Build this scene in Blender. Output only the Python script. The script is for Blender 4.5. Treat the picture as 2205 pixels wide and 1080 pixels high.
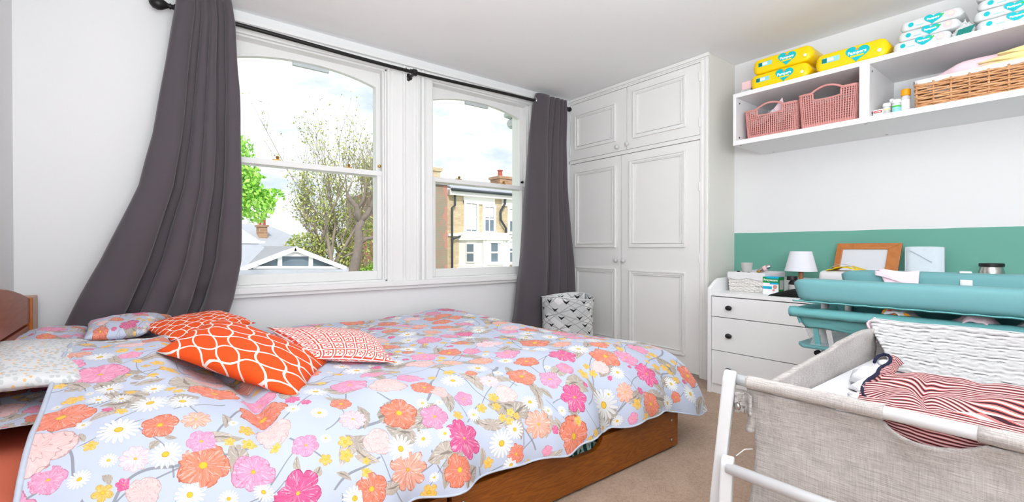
import bpy, bmesh, math, random
import numpy as np
from math import sin, cos, pi, radians
from mathutils import Vector, Matrix, noise as mnoise

for o in list(bpy.data.objects):
    bpy.data.objects.remove(o)
SC = bpy.context.scene
COL = SC.collection

# ------------------------------------------------------------------ camera
HC = 0.92
cam_d = bpy.data.cameras.new('camera')
cam = bpy.data.objects.new('camera', cam_d)
COL.objects.link(cam)
cam.location = (0, 0, HC)
cam.rotation_euler = (pi / 2 - 0.0072, 0, -0.6638)
cam_d.sensor_width = 36.0
cam_d.sensor_fit = 'HORIZONTAL'
cam_d.lens = 36.0 * 997.0 / 2205.0
cam_d.clip_start = 0.02
cam_d.clip_end = 400
SC.camera = cam

# ------------------------------------------------------------------ view
SC.view_settings.view_transform = 'Standard'
SC.view_settings.look = 'None'
SC.view_settings.exposure = 0.0
SC.view_settings.gamma = 1.0
SC.view_settings.use_curve_mapping = False

# ------------------------------------------------------------------ node helpers
class NB:
    """small node builder"""
    def __init__(self, tree):
        self.t = tree; self.n = tree.nodes; self.l = tree.links
    def node(self, kind, **kw):
        nd = self.n.new(kind)
        for k, v in kw.items(): setattr(nd, k, v)
        return nd
    def put(self, sock, v):
        if isinstance(v, bpy.types.NodeSocket): self.l.new(v, sock)
        elif v is not None:
            if hasattr(sock.default_value, '__len__') and not hasattr(v, '__len__'): v = (v,) * len(sock.default_value)
            if hasattr(sock.default_value, '__len__') and len(sock.default_value) == 4 and len(v) == 3: v = (*v, 1)
            sock.default_value = v
    def m(self, op, a, b=None, c=None, clamp=False):
        nd = self.node('ShaderNodeMath', operation=op, use_clamp=clamp)
        for i, v in enumerate((a, b, c)):
            if v is not None: self.put(nd.inputs[i], v)
        return nd.outputs[0]
    def mix(self, f, a, b, mode='MIX'):
        nd = self.node('ShaderNodeMix', data_type='RGBA', blend_type=mode)
        self.put(nd.inputs[0], f); self.put(nd.inputs[6], a); self.put(nd.inputs[7], b)
        return nd.outputs[2]
    def noise(self, vec, scale, detail=2, rough=0.5, out=0):
        nd = self.node('ShaderNodeTexNoise')
        if vec is not None: self.put(nd.inputs['Vector'], vec)
        nd.inputs['Scale'].default_value = scale
        nd.inputs['Detail'].default_value = detail
        nd.inputs['Roughness'].default_value = rough
        return nd.outputs[out]
    def ramp(self, f, stops, interp='LINEAR'):
        nd = self.node('ShaderNodeValToRGB')
        cr = nd.color_ramp; cr.interpolation = interp
        while len(cr.elements) < len(stops): cr.elements.new(0.5)
        for e, (p, c) in zip(cr.elements, stops):
            e.position = p; e.color = (*c, 1) if len(c) == 3 else c
        self.put(nd.inputs[0], f)
        return nd.outputs[0]
    def sep(self, v):
        nd = self.node('ShaderNodeSeparateXYZ'); self.put(nd.inputs[0], v); return nd.outputs
    def comb(self, x, y, z=0.0):
        nd = self.node('ShaderNodeCombineXYZ')
        self.put(nd.inputs[0], x); self.put(nd.inputs[1], y); self.put(nd.inputs[2], z); return nd.outputs[0]
    def vscale(self, v, s):
        nd = self.node('ShaderNodeVectorMath', operation='MULTIPLY'); self.put(nd.inputs[0], v); self.put(nd.inputs[1], s); return nd.outputs[0]
    def obj(self): return self.node('ShaderNodeTexCoord').outputs['Object']
    def uv(self): return self.node('ShaderNodeTexCoord').outputs['UV']

def lin(c):
    """sRGB 0-255 -> linear"""
    r = []
    for v in c:
        v /= 255.0
        r.append(v / 12.92 if v <= 0.04045 else ((v + 0.055) / 1.055) ** 2.4)
    return tuple(r)

def new_mat(name):
    mt = bpy.data.materials.new(name); mt.use_nodes = True
    nb = NB(mt.node_tree)
    bs = mt.node_tree.nodes['Principled BSDF']
    return mt, nb, bs

def bump(nb, bs, h, strength=0.3, dist=0.01):
    b = nb.node('ShaderNodeBump'); b.inputs['Strength'].default_value = strength; b.inputs['Distance'].default_value = dist
    nb.put(b.inputs['Height'], h); nb.l.new(b.outputs[0], bs.inputs['Normal'])

def mat(name, rgb, rough=0.6, metal=0.0, var=0.04, vscale=6.0, bumps=0.0, bscale=80.0, spec=0.4, sheen=0.0, trans=0.0, alpha=1.0, coat=0.0):
    mt, nb, bs = new_mat(name)
    c = lin(rgb)
    co = nb.obj()
    f = nb.noise(co, vscale, 3)
    lo = tuple(x * (1 - var) for x in c); hi = tuple(min(1, x * (1 + var)) for x in c)
    nb.l.new(nb.mix(f, lo, hi), bs.inputs['Base Color'])
    bs.inputs['Roughness'].default_value = rough
    bs.inputs['Metallic'].default_value = metal
    bs.inputs['Specular IOR Level'].default_value = spec
    bs.inputs['Sheen Weight'].default_value = sheen
    bs.inputs['Transmission Weight'].default_value = trans
    bs.inputs['Coat Weight'].default_value = coat
    bs.inputs['Alpha'].default_value = alpha
    if bumps > 0: bump(nb, bs, nb.noise(co, bscale, 3), bumps, 0.004)
    return mt

# ------------------------------------------------------------------ world + lights
def build_world():
    w = bpy.data.worlds.new('sky'); SC.world = w; w.use_nodes = True
    nb = NB(w.node_tree); bg = w.node_tree.nodes['Background']
    co = nb.node('ShaderNodeTexCoord').outputs['Generated']
    x, y, z = nb.sep(co)
    v = nb.comb(x, y, nb.m('MULTIPLY', z, 2.6))
    n = nb.noise(v, 5.0, 6, 0.6)
    cl = nb.ramp(n, [(0.32, lin((206, 219, 233))), (0.40, lin((222, 230, 240))), (0.50, lin((255, 255, 255)))])
    up = nb.ramp(z, [(0.0, lin((248, 249, 251))), (0.12, lin((243, 247, 252))), (0.35, (1, 1, 1)), (1.0, lin((235, 242, 252)))])
    nb.l.new(nb.mix(1.0, cl, up, 'MULTIPLY'), bg.inputs[0])
    bg.inputs[1].default_value = 1.35
build_world()

def area(name, loc, rot, size, sizey, power, color=(1, 1, 1), spread=pi):
    d = bpy.data.lights.new(name, 'AREA'); d.shape = 'RECTANGLE'; d.size = size; d.size_y = sizey
    d.energy = power; d.color = color; d.spread = spread
    o = bpy.data.objects.new(name, d); o.location = loc; o.rotation_euler = rot; COL.objects.link(o)
    return o
# photographer's bounced flash and two added fill lamps, all behind the camera
def aim(d):
    return Vector(d).to_track_quat('-Z', 'Y').to_euler()
area('bounce_flash', (0.2, -0.5, 1.2), aim((.18, .36, .92)), 1.6, 1.1, 99, (0.935, 0.98, 1.0))
area('rear_fill_light', (0.2, -2.1, 1.35), aim((0.25, 1, 0.05)), 2.0, 1.6, 9, (0.94, 0.98, 1.0))  # added fill from the back of the room, no window there
area('left_fill_light', (-0.44, -0.9, 1.3), aim((1, .6, .1)), 1.2, 1.6, 5, (0.94, 0.98, 1.0))  # added side fill for the right wall and chest, no opening there
sd = bpy.data.lights.new('sun', 'SUN'); sd.energy = 3.0; sd.angle = radians(4); sd.color = (1.0, 0.97, 0.92)
sun = bpy.data.objects.new('sun', sd); sun.rotation_euler = (radians(48), 0, radians(-22)); COL.objects.link(sun)

# ------------------------------------------------------------------ object helpers
def props(o, label=None, cat=None, group=None, kind=None, category=None):
    cat = cat or category
    if label: o['label'] = label
    if cat: o['category'] = cat
    if group: o['group'] = group
    if kind: o['kind'] = kind
    return o

def empty(name, loc, label, cat, group=None, rotz=0.0):
    o = bpy.data.objects.new(name, None); o.empty_display_size = 0.05
    o.location = loc; o.rotation_euler = (0, 0, rotz); COL.objects.link(o)
    return props(o, label, cat, group)

class MB:
    """mesh gatherer in world coordinates"""
    def __init__(s): s.v = []; s.f = []; s.uv = None
    def add(s, vs, fs):
        b = len(s.v); s.v += [tuple(v) for v in vs]; s.f += [tuple(i + b for i in f) for f in fs]; return s
    def box(s, x0, x1, y0, y1, z0, z1):
        return s.add([(x0, y0, z0), (x1, y0, z0), (x1, y1, z0), (x0, y1, z0), (x0, y0, z1), (x1, y0, z1), (x1, y1, z1), (x0, y1, z1)],
                     [(0, 3, 2, 1), (4, 5, 6, 7), (0, 1, 5, 4), (1, 2, 6, 5), (2, 3, 7, 6), (3, 0, 4, 7)])
    def obox(s, c, ax, ay, az):
        """oriented box: centre and three half vectors"""
        c, ax, ay, az = map(Vector, (c, ax, ay, az))
        vs = [c + i * ax + j * ay + k * az for k in (-1, 1) for (i, j) in ((-1, -1), (1, -1), (1, 1), (-1, 1))]
        return s.add(vs, [(0, 3, 2, 1), (4, 5, 6, 7), (0, 1, 5, 4), (1, 2, 6, 5), (2, 3, 7, 6), (3, 0, 4, 7)])
    def tube(s, pts, r, n=10, cap=True):
        pts = [Vector(p) for p in pts]; k = len(pts)
        rs = r if hasattr(r, '__len__') else [r] * k
        vs = []; prev = None
        for i, p in enumerate(pts):
            d = (pts[min(i + 1, k - 1)] - pts[max(i - 1, 0)])
            if d.length < 1e-9: d = Vector((0, 0, 1))
            d.normalize()
            if prev is None:
                a = d.orthogonal().normalized()
            else:
                a = prev - d * prev.dot(d)
                a = a.normalized() if a.length > 1e-6 else d.orthogonal().normalized()
            prev = a; b = d.cross(a)
            for j in range(n):
                t = 2 * pi * j / n
                vs.append(p + (a * cos(t) + b * sin(t)) * rs[i])
        fs = [(i * n + j, i * n + (j + 1) % n, (i + 1) * n + (j + 1) % n, (i + 1) * n + j) for i in range(k - 1) for j in range(n)]
        if cap:
            fs.append(tuple(range(n - 1, -1, -1))); fs.append(tuple((k - 1) * n + j for j in range(n)))
        return s.add(vs, fs)
    def lathe(s, prof, c=(0, 0, 0), axis='Z', n=20, ax=None):
        """prof: (r, h) list along an axis"""
        if ax is None: ax = {'X': (1, 0, 0), 'Y': (0, 1, 0), 'Z': (0, 0, 1)}[axis]
        d = Vector(ax).normalized(); a = d.orthogonal().normalized(); b = d.cross(a); c = Vector(c)
        vs = []
        for r, h in prof:
            for j in range(n):
                t = 2 * pi * j / n; vs.append(c + d * h + (a * cos(t) + b * sin(t)) * r)
        k = len(prof)
        fs = [(i * n + j, i * n + (j + 1) % n, (i + 1) * n + (j + 1) % n, (i + 1) * n + j) for i in range(k - 1) for j in range(n)]
        if prof[0][0] > 1e-6: fs.append(tuple(range(n - 1, -1, -1)))
        if prof[-1][0] > 1e-6: fs.append(tuple((k - 1) * n + j for j in range(n)))
        return s.add(vs, fs)
    def ellipsoid(s, c, rx, ry, rz, n=14, m=9):
        vs = []; fs = []
        for i in range(m + 1):
            p = pi * i / m
            for j in range(n):
                t = 2 * pi * j / n
                vs.append((c[0] + rx * sin(p) * cos(t), c[1] + ry * sin(p) * sin(t), c[2] + rz * cos(p)))
        for i in range(m):
            for j in range(n): fs.append((i * n + j, (i + 1) * n + j, (i + 1) * n + (j + 1) % n, i * n + (j + 1) % n))
        return s.add(vs, fs)
    def grid(s, fn, nu, nv, uvf=None, closed_u=False):
        b = len(s.v)
        uu = nu if closed_u else nu + 1
        for j in range(nv + 1):
            for i in range(uu): s.v.append(tuple(fn(i / nu, j / nv)))
        for j in range(nv):
            for i in range(nu):
                a = b + j * uu + i; c = b + j * uu + (i + 1) % uu
                s.f.append((a, c, c + uu, a + uu))
        return s
    def poly(s, pts, direction):
        """flat outline extruded along direction"""
        d = Vector(direction); n = len(pts); p = [Vector(q) for q in pts]
        s.add(p + [q + d for q in p], [tuple(range(n - 1, -1, -1)), tuple(range(n, 2 * n))] + [(i, (i + 1) % n, n + (i + 1) % n, n + i) for i in range(n)])
        return s
    def build(s, name, m, parent=None, smooth=False, bevel=0.0, seg=2, subsurf=0, solid=0.0, offset=-1, fixn=False, auto=None, **pr):
        me = bpy.data.meshes.new(name)
        me.from_pydata([tuple(v) for v in s.v], [], s.f)
        if bevel > 0 or fixn:
            bm = bmesh.new(); bm.from_mesh(me)
            if fixn: bmesh.ops.recalc_face_normals(bm, faces=bm.faces[:])
            if bevel > 0:
                ed = [e for e in bm.edges if len(e.link_faces) == 2 and e.calc_face_angle(0) > 0.5]
                bmesh.ops.bevel(bm, geom=ed, offset=bevel, segments=seg, affect='EDGES', profile=0.6, clamp_overlap=True)
            bm.to_mesh(me); bm.free()
        me.update()
        o = bpy.data.objects.new(name, me); COL.objects.link(o)
        if m is not None: me.materials.append(m)
        if smooth or auto is not None:
            me.polygons.foreach_set('use_smooth', [True] * len(me.polygons))
            if auto is not None: me.set_sharp_from_angle(angle=auto)
        if solid:
            md = o.modifiers.new('thick', 'SOLIDIFY'); md.thickness = solid; md.offset = offset
        if subsurf:
            md = o.modifiers.new('smooth', 'SUBSURF'); md.levels = subsurf; md.render_levels = subsurf
        if parent is not None: attach(o, parent)
        return props(o, **pr)

def attach(o, parent):
    o.parent = parent
    mw = Matrix.Identity(4); p = parent; chain = []
    while p is not None:
        chain.append(Matrix.LocRotScale(p.location, p.rotation_euler, p.scale)); p = p.parent
    for q in reversed(chain): mw = mw @ q
    loc = Matrix.LocRotScale(o.location, o.rotation_euler, o.scale)
    r = mw.inverted() @ loc
    o.location, q, o.scale = r.decompose(); o.rotation_euler = q.to_euler()

def copy_tree(o, parent=None):
    c = o.copy(); COL.objects.link(c)
    if parent is not None: c.parent = parent
    for ch in [x for x in bpy.data.objects if x.parent == o]: copy_tree(ch, c)
    return c

def text(body, size, origin, right, up, m, parent, name='lettering', extrude=0.0004, align='CENTER', squash=1.0, shear=0.0, bold=0.0):
    cu = bpy.data.curves.new('txt', 'FONT'); cu.body = body; cu.size = size; cu.extrude = extrude
    cu.align_x = align; cu.align_y = 'CENTER'; cu.shear = shear; cu.offset = bold; cu.resolution_u = 3
    tmp = bpy.data.objects.new('txt', cu); COL.objects.link(tmp)
    dg = bpy.context.evaluated_depsgraph_get(); dg.update()
    me = bpy.data.meshes.new_from_object(tmp.evaluated_get(dg))
    bpy.data.objects.remove(tmp)
    r = Vector(right).normalized(); u = Vector(up).normalized(); n = r.cross(u)
    M = Matrix(((r.x * squash, u.x, n.x, origin[0]), (r.y * squash, u.y, n.y, origin[1]), (r.z * squash, u.z, n.z, origin[2]), (0, 0, 0, 1)))
    me.transform(M); me.name = name
    me.materials.clear(); me.materials.append(m)
    o = bpy.data.objects.new(name, me); COL.objects.link(o); attach(o, parent); return o

def set_uv(o, fn):
    """fn(vertex index, co) -> (u, v)"""
    me = o.data; ul = me.uv_layers.new(name='UVMap')
    uv = [fn(i, v.co) for i, v in enumerate(me.vertices)]
    for lp in me.loops: ul.data[lp.index].uv = uv[lp.vertex_index]

def interp(x, xs, ys):
    return float(np.interp(x, xs, ys))
def sstep(a, b, x):
    t = min(1, max(0, (x - a) / (b - a))); return t * t * (3 - 2 * t)
def nz(x, y, z=0.0): return mnoise.noise(Vector((x, y, z)))

# ------------------------------------------------------------------ materials
M = {}
M['wall'] = mat('white_wall_paint', (238, 238, 239), 0.9, bumps=0.05, bscale=120, var=0.006)
M['ceil'] = mat('ceiling_paint', (249, 249, 250), 0.95, bumps=0.04, bscale=90, var=0.008)
M['gloss'] = mat('white_gloss_woodwork', (240, 240, 239), 0.38, var=0.006)
M['ward'] = mat('off_white_wardrobe_paint', (243, 242, 240), 0.45, var=0.01)
M['wardside'] = mat('cream_side_paint', (234, 231, 224), 0.8, var=0.02, vscale=2)
M['white'] = mat('white_laminate', (250, 250, 251), 0.42, var=0.006)
M['shelfw'] = mat('shelf_white_foil', (240, 239, 240), 0.4, var=0.006)
M['black'] = mat('black_metal', (22, 20, 21), 0.42, var=0.1)
M['knobdark'] = mat('dark_pewter', (52, 50, 52), 0.35, metal=0.6)
M['brass'] = mat('brass', (196, 150, 70), 0.3, metal=0.9)
M['steel'] = mat('brushed_steel', (190, 188, 184), 0.25, metal=1.0, var=0.12, vscale=30)
M['curtain'] = mat('charcoal_curtain', (82, 75, 81), 0.85, var=0.05, bumps=0.08, bscale=300, sheen=0.25)
M['plugw'] = mat('white_plastic', (220, 220, 222), 0.3, var=0.005)
M['pinkplastic'] = mat('dusty_pink_plastic', (218, 152, 146), 0.42, var=0.04)
M['turq'] = mat('turquoise_vinyl', (104, 158, 162), 0.5, var=0.03, bumps=0.03, bscale=30)
M['turqd'] = mat('turquoise_fabric', (112, 180, 182), 0.8, var=0.05, bumps=0.15, bscale=60)
M['pinkcloth'] = mat('pale_pink_terry', (247, 214, 224), 0.95, var=0.04, bumps=0.4, bscale=250, sheen=0.3)
M['yelcloth'] = mat('pale_yellow_terry', (250, 226, 160), 0.95, var=0.05, bumps=0.4, bscale=250, sheen=0.3)
M['whitecloth'] = mat('white_cotton', (228, 227, 230), 0.95, var=0.02, bumps=0.2, bscale=150)
M['bluewhite'] = mat('pale_blue_terry', (222, 234, 242), 0.95, var=0.04, vscale=40, bumps=0.4, bscale=250)
M['yellowpack'] = mat('yellow_film', (255, 212, 0), 0.3, var=0.04, vscale=14, bumps=0.12, bscale=25)
M['teal'] = mat('teal_print', (0, 190, 200), 0.35, var=0.03)
M['dteal'] = mat('dark_teal_print', (0, 128, 120), 0.35, var=0.03)
M['skyblue'] = mat('light_blue_print', (150, 215, 225), 0.35)
M['whiteink'] = mat('white_print', (250, 250, 252), 0.4)
M['greenink'] = mat('green_print', (70, 195, 60), 0.4)
M['orangeink'] = mat('orange_print', (250, 150, 60), 0.4)
M['pinkink'] = mat('pink_print', (246, 206, 210), 0.4)
M['peachink'] = mat('peach_print', (250, 222, 206), 0.4)
M['redink'] = mat('red_print', (225, 40, 50), 0.4)
M['blueink'] = mat('bright_blue_print', (20, 175, 215), 0.4)
M['dgreen'] = mat('green_carton', (0, 145, 70), 0.4)
M['whitefilm'] = mat('white_film_pack', (222, 224, 224), 0.28, var=0.02, bumps=0.15, bscale=40)
M['blackcloth'] = mat('black_fabric', (14, 13, 15), 0.9, var=0.1)
M['coralsheet'] = mat('coral_sheet', (240, 128, 98), 0.9, var=0.05, bumps=0.15, bscale=60)
M['mattress'] = mat('mattress_ticking', (232, 230, 226), 0.9)
M['greyfab'] = None
M['orangecap'] = mat('orange_cap', (255, 165, 10), 0.35)
M['clear'] = mat('frosted_plastic', (214, 214, 212), 0.25, trans=0.2)
M['paper'] = mat('backing_board', (226, 228, 233), 0.8, var=0.01)
M['shade'] = mat('lamp_shade_fabric', (240, 240, 248), 0.9, var=0.01)

def wood(name, c1, c2, sx, sy, sz, rough=0.35, scale=3.0, rings=18.0):
    mt, nb, bs = new_mat(name)
    co = nb.vscale(nb.obj(), (sx, sy, sz))
    d = nb.noise(co, scale, 4, 0.55)
    w = nb.m('FRACT', nb.m('MULTIPLY', d, rings))
    tri = nb.m('ABSOLUTE', nb.m('SUBTRACT', w, 0.5))
    fine = nb.noise(nb.vscale(co, (4, 4, 4)), scale * 6, 4, 0.7)
    f = nb.m('ADD', nb.m('MULTIPLY', tri, 1.1), nb.m('MULTIPLY', nb.m('SUBTRACT', fine, 0.5), 0.9), clamp=True)
    nb.l.new(nb.mix(f, lin(c1), lin(c2)), bs.inputs['Base Color'])
    bs.inputs['Roughness'].default_value = rough
    bs.inputs['Coat Weight'].default_value = 0.15
    bump(nb, bs, f, 0.06, 0.002)
    return mt
M['pinedark'] = wood('dark_stained_pine', (128, 66, 10), (176, 100, 22), 0.5, 4, 5)
M['pinehead'] = wood('red_brown_headboard', (146, 74, 44), (170, 92, 58), 2, 0.5, 4, 0.42, rings=8)
M['pinepost'] = wood('orange_pine_post', (168, 92, 20), (190, 110, 34), 4, 4, 0.5, 0.3)
M['pineframe'] = wood('honey_pine_frame', (184, 106, 38), (206, 128, 54), 2, 1, 1, 0.35, rings=9)
M['lampwood'] = wood('beech_lamp_stem', (190, 118, 74), (206, 136, 92), 3, 3, 1, 0.4)

def carpet():
    mt, nb, bs = new_mat('brown_pile_carpet')
    co = nb.obj()
    n = nb.noise(co, 260, 3, 0.7); n2 = nb.noise(co, 9, 4, 0.6); n3 = nb.noise(co, 70, 3, 0.6)
    f = nb.m('ADD', nb.m('MULTIPLY', n, 0.5), nb.m('ADD', nb.m('MULTIPLY', n2, 0.25), nb.m('MULTIPLY', n3, 0.3)))
    nb.l.new(nb.ramp(f, [(0.38, lin((156, 128, 106))), (0.52, lin((192, 162, 139))), (0.68, lin((212, 185, 163)))]), bs.inputs['Base Color'])
    bs.inputs['Roughness'].default_value = 1.0; bs.inputs['Sheen Weight'].default_value = 0.2; bs.inputs['Specular IOR Level'].default_value = 0.1
    bump(nb, bs, nb.m('ADD', n, n3), 0.7, 0.006)
    return mt
M['carpet'] = carpet()

def green_wall():
    mt, nb, bs = new_mat('two_tone_wall_paint')
    co = nb.obj(); x, y, z = nb.sep(co)
    e = nb.m('ADD', z, nb.m('MULTIPLY', nb.m('SUBTRACT', nb.noise(co, 6, 2), 0.5), 0.006))
    g = nb.m('LESS_THAN', e, 1.026)
    gr = nb.mix(nb.noise(co, 3, 3), lin((108, 172, 154)), lin((118, 180, 163)))
    nb.l.new(nb.mix(g, lin((238, 238, 239)), gr), bs.inputs['Base Color'])
    bs.inputs['Roughness'].default_value = 0.85
    bump(nb, bs, nb.noise(co, 120, 3), 0.05, 0.004)
    return mt
M['greenwall'] = green_wall()

def linen():
    mt, nb, bs = new_mat('grey_melange_linen')
    co = nb.obj()
    a = nb.noise(nb.vscale(co, (30, 8, 260)), 3.0, 3, 0.7)
    b = nb.noise(nb.vscale(co, (260, 260, 14)), 1.5, 3, 0.6)
    c = nb.noise(co, 7, 3)
    f = nb.m('ADD', nb.m('MULTIPLY', a, 0.55), nb.m('ADD', nb.m('MULTIPLY', b, 0.25), nb.m('MULTIPLY', c, 0.2)))
    nb.l.new(nb.ramp(f, [(0.36, lin((146, 138, 136))), (0.5, lin((184, 177, 173))), (0.64, lin((212, 206, 202)))]), bs.inputs['Base Color'])
    bs.inputs['Roughness'].default_value = 0.95; bs.inputs['Sheen Weight'].default_value = 0.15
    bump(nb, bs, f, 0.35, 0.003)
    return mt
M['linen'] = linen()

def stripes():
    mt, nb, bs = new_mat('red_white_navy_fine_stripe')
    u, v, _ = nb.sep(nb.uv())
    p = nb.m('FRACT', nb.m('MULTIPLY', v, 1.0))
    nb.l.new(nb.ramp(p, [(0.0, lin((232, 204, 206))), (0.32, lin((200, 92, 86))), (0.48, lin((58, 22, 34))), (0.80, lin((208, 118, 112)))], 'CONSTANT'), bs.inputs['Base Color'])
    bs.inputs['Roughness'].default_value = 0.95
    bump(nb, bs, nb.noise(nb.obj(), 160, 2), 0.12, 0.003)
    return mt
M['stripe'] = stripes()
M['navy'] = mat('navy_ribbing', (26, 28, 60), 0.9, bumps=0.3, bscale=200)

def knit():
    mt, nb, bs = new_mat('white_cellular_knit')
    bs.inputs['Base Color'].default_value = (*lin((246, 245, 246)), 1)
    u, v, _ = nb.sep(nb.uv())
    a = nb.m('SINE', nb.m('ADD', nb.m('MULTIPLY', v, 320), nb.m('MULTIPLY', nb.m('SINE', nb.m('MULTIPLY', u, 150)), 0.9)))
    bs.inputs['Roughness'].default_value = 1.0
    nb.l.new(nb.mix(nb.m('MULTIPLY_ADD', a, 0.5, 0.5), lin((190, 188, 189)), lin((216, 215, 216))), bs.inputs['Base Color'])
    bump(nb, bs, a, 0.6, 0.006)
    return mt
M['knit'] = knit()

def orange_cushion(name, n=6.0, wide=0.09, c=(244, 84, 10)):
    mt, nb, bs = new_mat(name)
    u, v, _ = nb.sep(nb.uv())
    dist = nb.noise(nb.uv(), 2.2, 1)
    u = nb.m('ADD', u, nb.m('MULTIPLY', nb.m('SUBTRACT', dist, 0.5), 0.14))
    a = nb.m('MULTIPLY', nb.m('ADD', u, nb.m('MULTIPLY', v, .55)), n); b = nb.m('MULTIPLY', nb.m('SUBTRACT', v, nb.m('MULTIPLY', u, .45)), n)
    # neighbouring lines bulge towards and away from each other: lens and hourglass cells
    fa = nb.m('ADD', a, nb.m('MULTIPLY', nb.m('MULTIPLY', nb.m('SINE', nb.m('MULTIPLY', b, pi)), nb.m('COSINE', nb.m('MULTIPLY', a, pi))), 0.13))
    fb = nb.m('ADD', b, nb.m('MULTIPLY', nb.m('MULTIPLY', nb.m('SINE', nb.m('MULTIPLY', a, pi)), nb.m('COSINE', nb.m('MULTIPLY', b, pi))), 0.13))
    la = nb.m('LESS_THAN', nb.m('ABSOLUTE', nb.m('SUBTRACT', nb.m('FRACT', nb.m('ADD', fa, .5)), 0.5)), wide * 0.75)
    lb = nb.m('LESS_THAN', nb.m('ABSOLUTE', nb.m('SUBTRACT', nb.m('FRACT', nb.m('ADD', fb, .5)), 0.5)), wide * 0.75)
    nb.l.new(nb.mix(nb.m('MAXIMUM', la, lb), lin(c), lin((252, 240, 234))), bs.inputs['Base Color'])
    bs.inputs['Roughness'].default_value = 0.85
    bump(nb, bs, nb.noise(nb.obj(), 220, 2), 0.1, 0.002)
    return mt
M['orange1'] = orange_cushion('orange_lattice_print', 6.0, 0.08)
M['orange2'] = orange_cushion('orange_small_lattice_print', 8.0, 0.09)

def red_cushion():
    mt, nb, bs = new_mat('red_white_diamond_print')
    u, v, _ = nb.sep(nb.uv())
    n = 8.0
    fx = nb.m('SUBTRACT', nb.m('FRACT', nb.m('MULTIPLY', u, n)), 0.5); fy = nb.m('SUBTRACT', nb.m('FRACT', nb.m('MULTIPLY', v, n)), 0.5)
    ax = nb.m('ABSOLUTE', fx); ay = nb.m('ABSOLUTE', fy)
    d = nb.m('MAXIMUM', ax, ay)
    frame = nb.m('MULTIPLY', nb.m('GREATER_THAN', d, 0.33), nb.m('LESS_THAN', d, 0.44))
    # four-point star of dots
    dx = nb.m('SUBTRACT', ax, 0.17); dy = nb.m('SUBTRACT', ay, 0.02)
    e1 = nb.m('LESS_THAN', nb.m('ADD', nb.m('MULTIPLY', dx, dx), nb.m('MULTIPLY', dy, dy)), 0.0062)
    dx2 = nb.m('SUBTRACT', ay, 0.17); dy2 = nb.m('SUBTRACT', ax, 0.02)
    e2 = nb.m('LESS_THAN', nb.m('ADD', nb.m('MULTIPLY', dx2, dx2), nb.m('MULTIPLY', dy2, dy2)), 0.0062)
    cr = nb.m('LESS_THAN', d, 0.05)
    msk = nb.m('MAXIMUM', frame, nb.m('MAXIMUM', e1, nb.m('MAXIMUM', e2, cr)))
    nb.l.new(nb.mix(msk, lin((252, 240, 236)), lin((232, 74, 52))), bs.inputs['Base Color'])
    bs.inputs['Roughness'].default_value = 0.85
    return mt
M['red'] = red_cushion()

def bin_mat():
    mt, nb, bs = new_mat('white_grey_black_geometric_canvas')
    u, v, _ = nb.sep(nb.uv())
    su = nb.m('MULTIPLY', u, 7.0); sv = nb.m('MULTIPLY', v, 4.4)
    # diagonals
    l = None
    for (k, q) in ((1, 1), (1, -1), (0.5, 1), (0.5, -1)):
        t = nb.m('FRACT', nb.m('ADD', nb.m('MULTIPLY', su, k), nb.m('MULTIPLY', sv, q)))
        e = nb.m('LESS_THAN', nb.m('ABSOLUTE', nb.m('SUBTRACT', t, 0.5)), 0.03)
        l = e if l is None else nb.m('MAXIMUM', l, e)
    cell = nb.node('ShaderNodeTexVoronoi', voronoi_dimensions='2D', feature='F1'); cell.inputs['Scale'].default_value = 1.0; cell.inputs['Randomness'].default_value = 0.0
    nb.l.new(nb.comb(su, sv), cell.inputs['Vector'])
    wn = nb.node('ShaderNodeTexWhiteNoise', noise_dimensions='2D')
    nb.l.new(nb.comb(nb.m('FLOOR', nb.m('ADD', su, sv)), nb.m('FLOOR', nb.m('SUBTRACT', su, sv))), wn.inputs['Vector'])
    tone = nb.mix(nb.m('LESS_THAN', wn.outputs[0], 0.38), lin((232, 232, 232)), lin((206, 208, 208)))
    # black darts: small triangles in a staggered lattice
    tu = nb.m('FRACT', nb.m('MULTIPLY', u, 8.0)); row = nb.m('FLOOR', nb.m('MULTIPLY', v, 9.0))
    tu = nb.m('FRACT', nb.m('ADD', nb.m('MULTIPLY', u, 9.0), nb.m('MULTIPLY', row, 0.37)))
    tv = nb.m('FRACT', nb.m('MULTIPLY', v, 9.0))
    au = nb.m('ABSOLUTE', nb.m('SUBTRACT', tu, 0.5))
    tri = nb.m('MULTIPLY', nb.m('LESS_THAN', au, nb.m('MULTIPLY', nb.m('SUBTRACT', tv, 0.3), 0.42)), nb.m('LESS_THAN', tv, nb.m('ADD', 0.62, nb.m('MULTIPLY', au, 0.9))))
    c = nb.mix(l, tone, lin((172, 174, 174)))
    nb.l.new(nb.mix(tri, c, lin((20, 20, 22))), bs.inputs['Base Color'])
    bs.inputs['Roughness'].default_value = 0.8
    return mt
M['bin'] = bin_mat()

def green_fabric():
    mt, nb, bs = new_mat('teal_white_squiggle_fabric')
    co = nb.obj()
    v = nb.node('ShaderNodeTexVoronoi', feature='DISTANCE_TO_EDGE'); v.inputs['Scale'].default_value = 34
    nb.l.new(co, v.inputs['Vector'])
    nb.l.new(nb.mix(nb.m('LESS_THAN', v.outputs[0], 0.13), lin((26, 86, 80)), lin((200, 226, 220))), bs.inputs['Base Color'])
    bs.inputs['Roughness'].default_value = 0.9
    return mt
M['greenfab'] = green_fabric()

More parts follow.
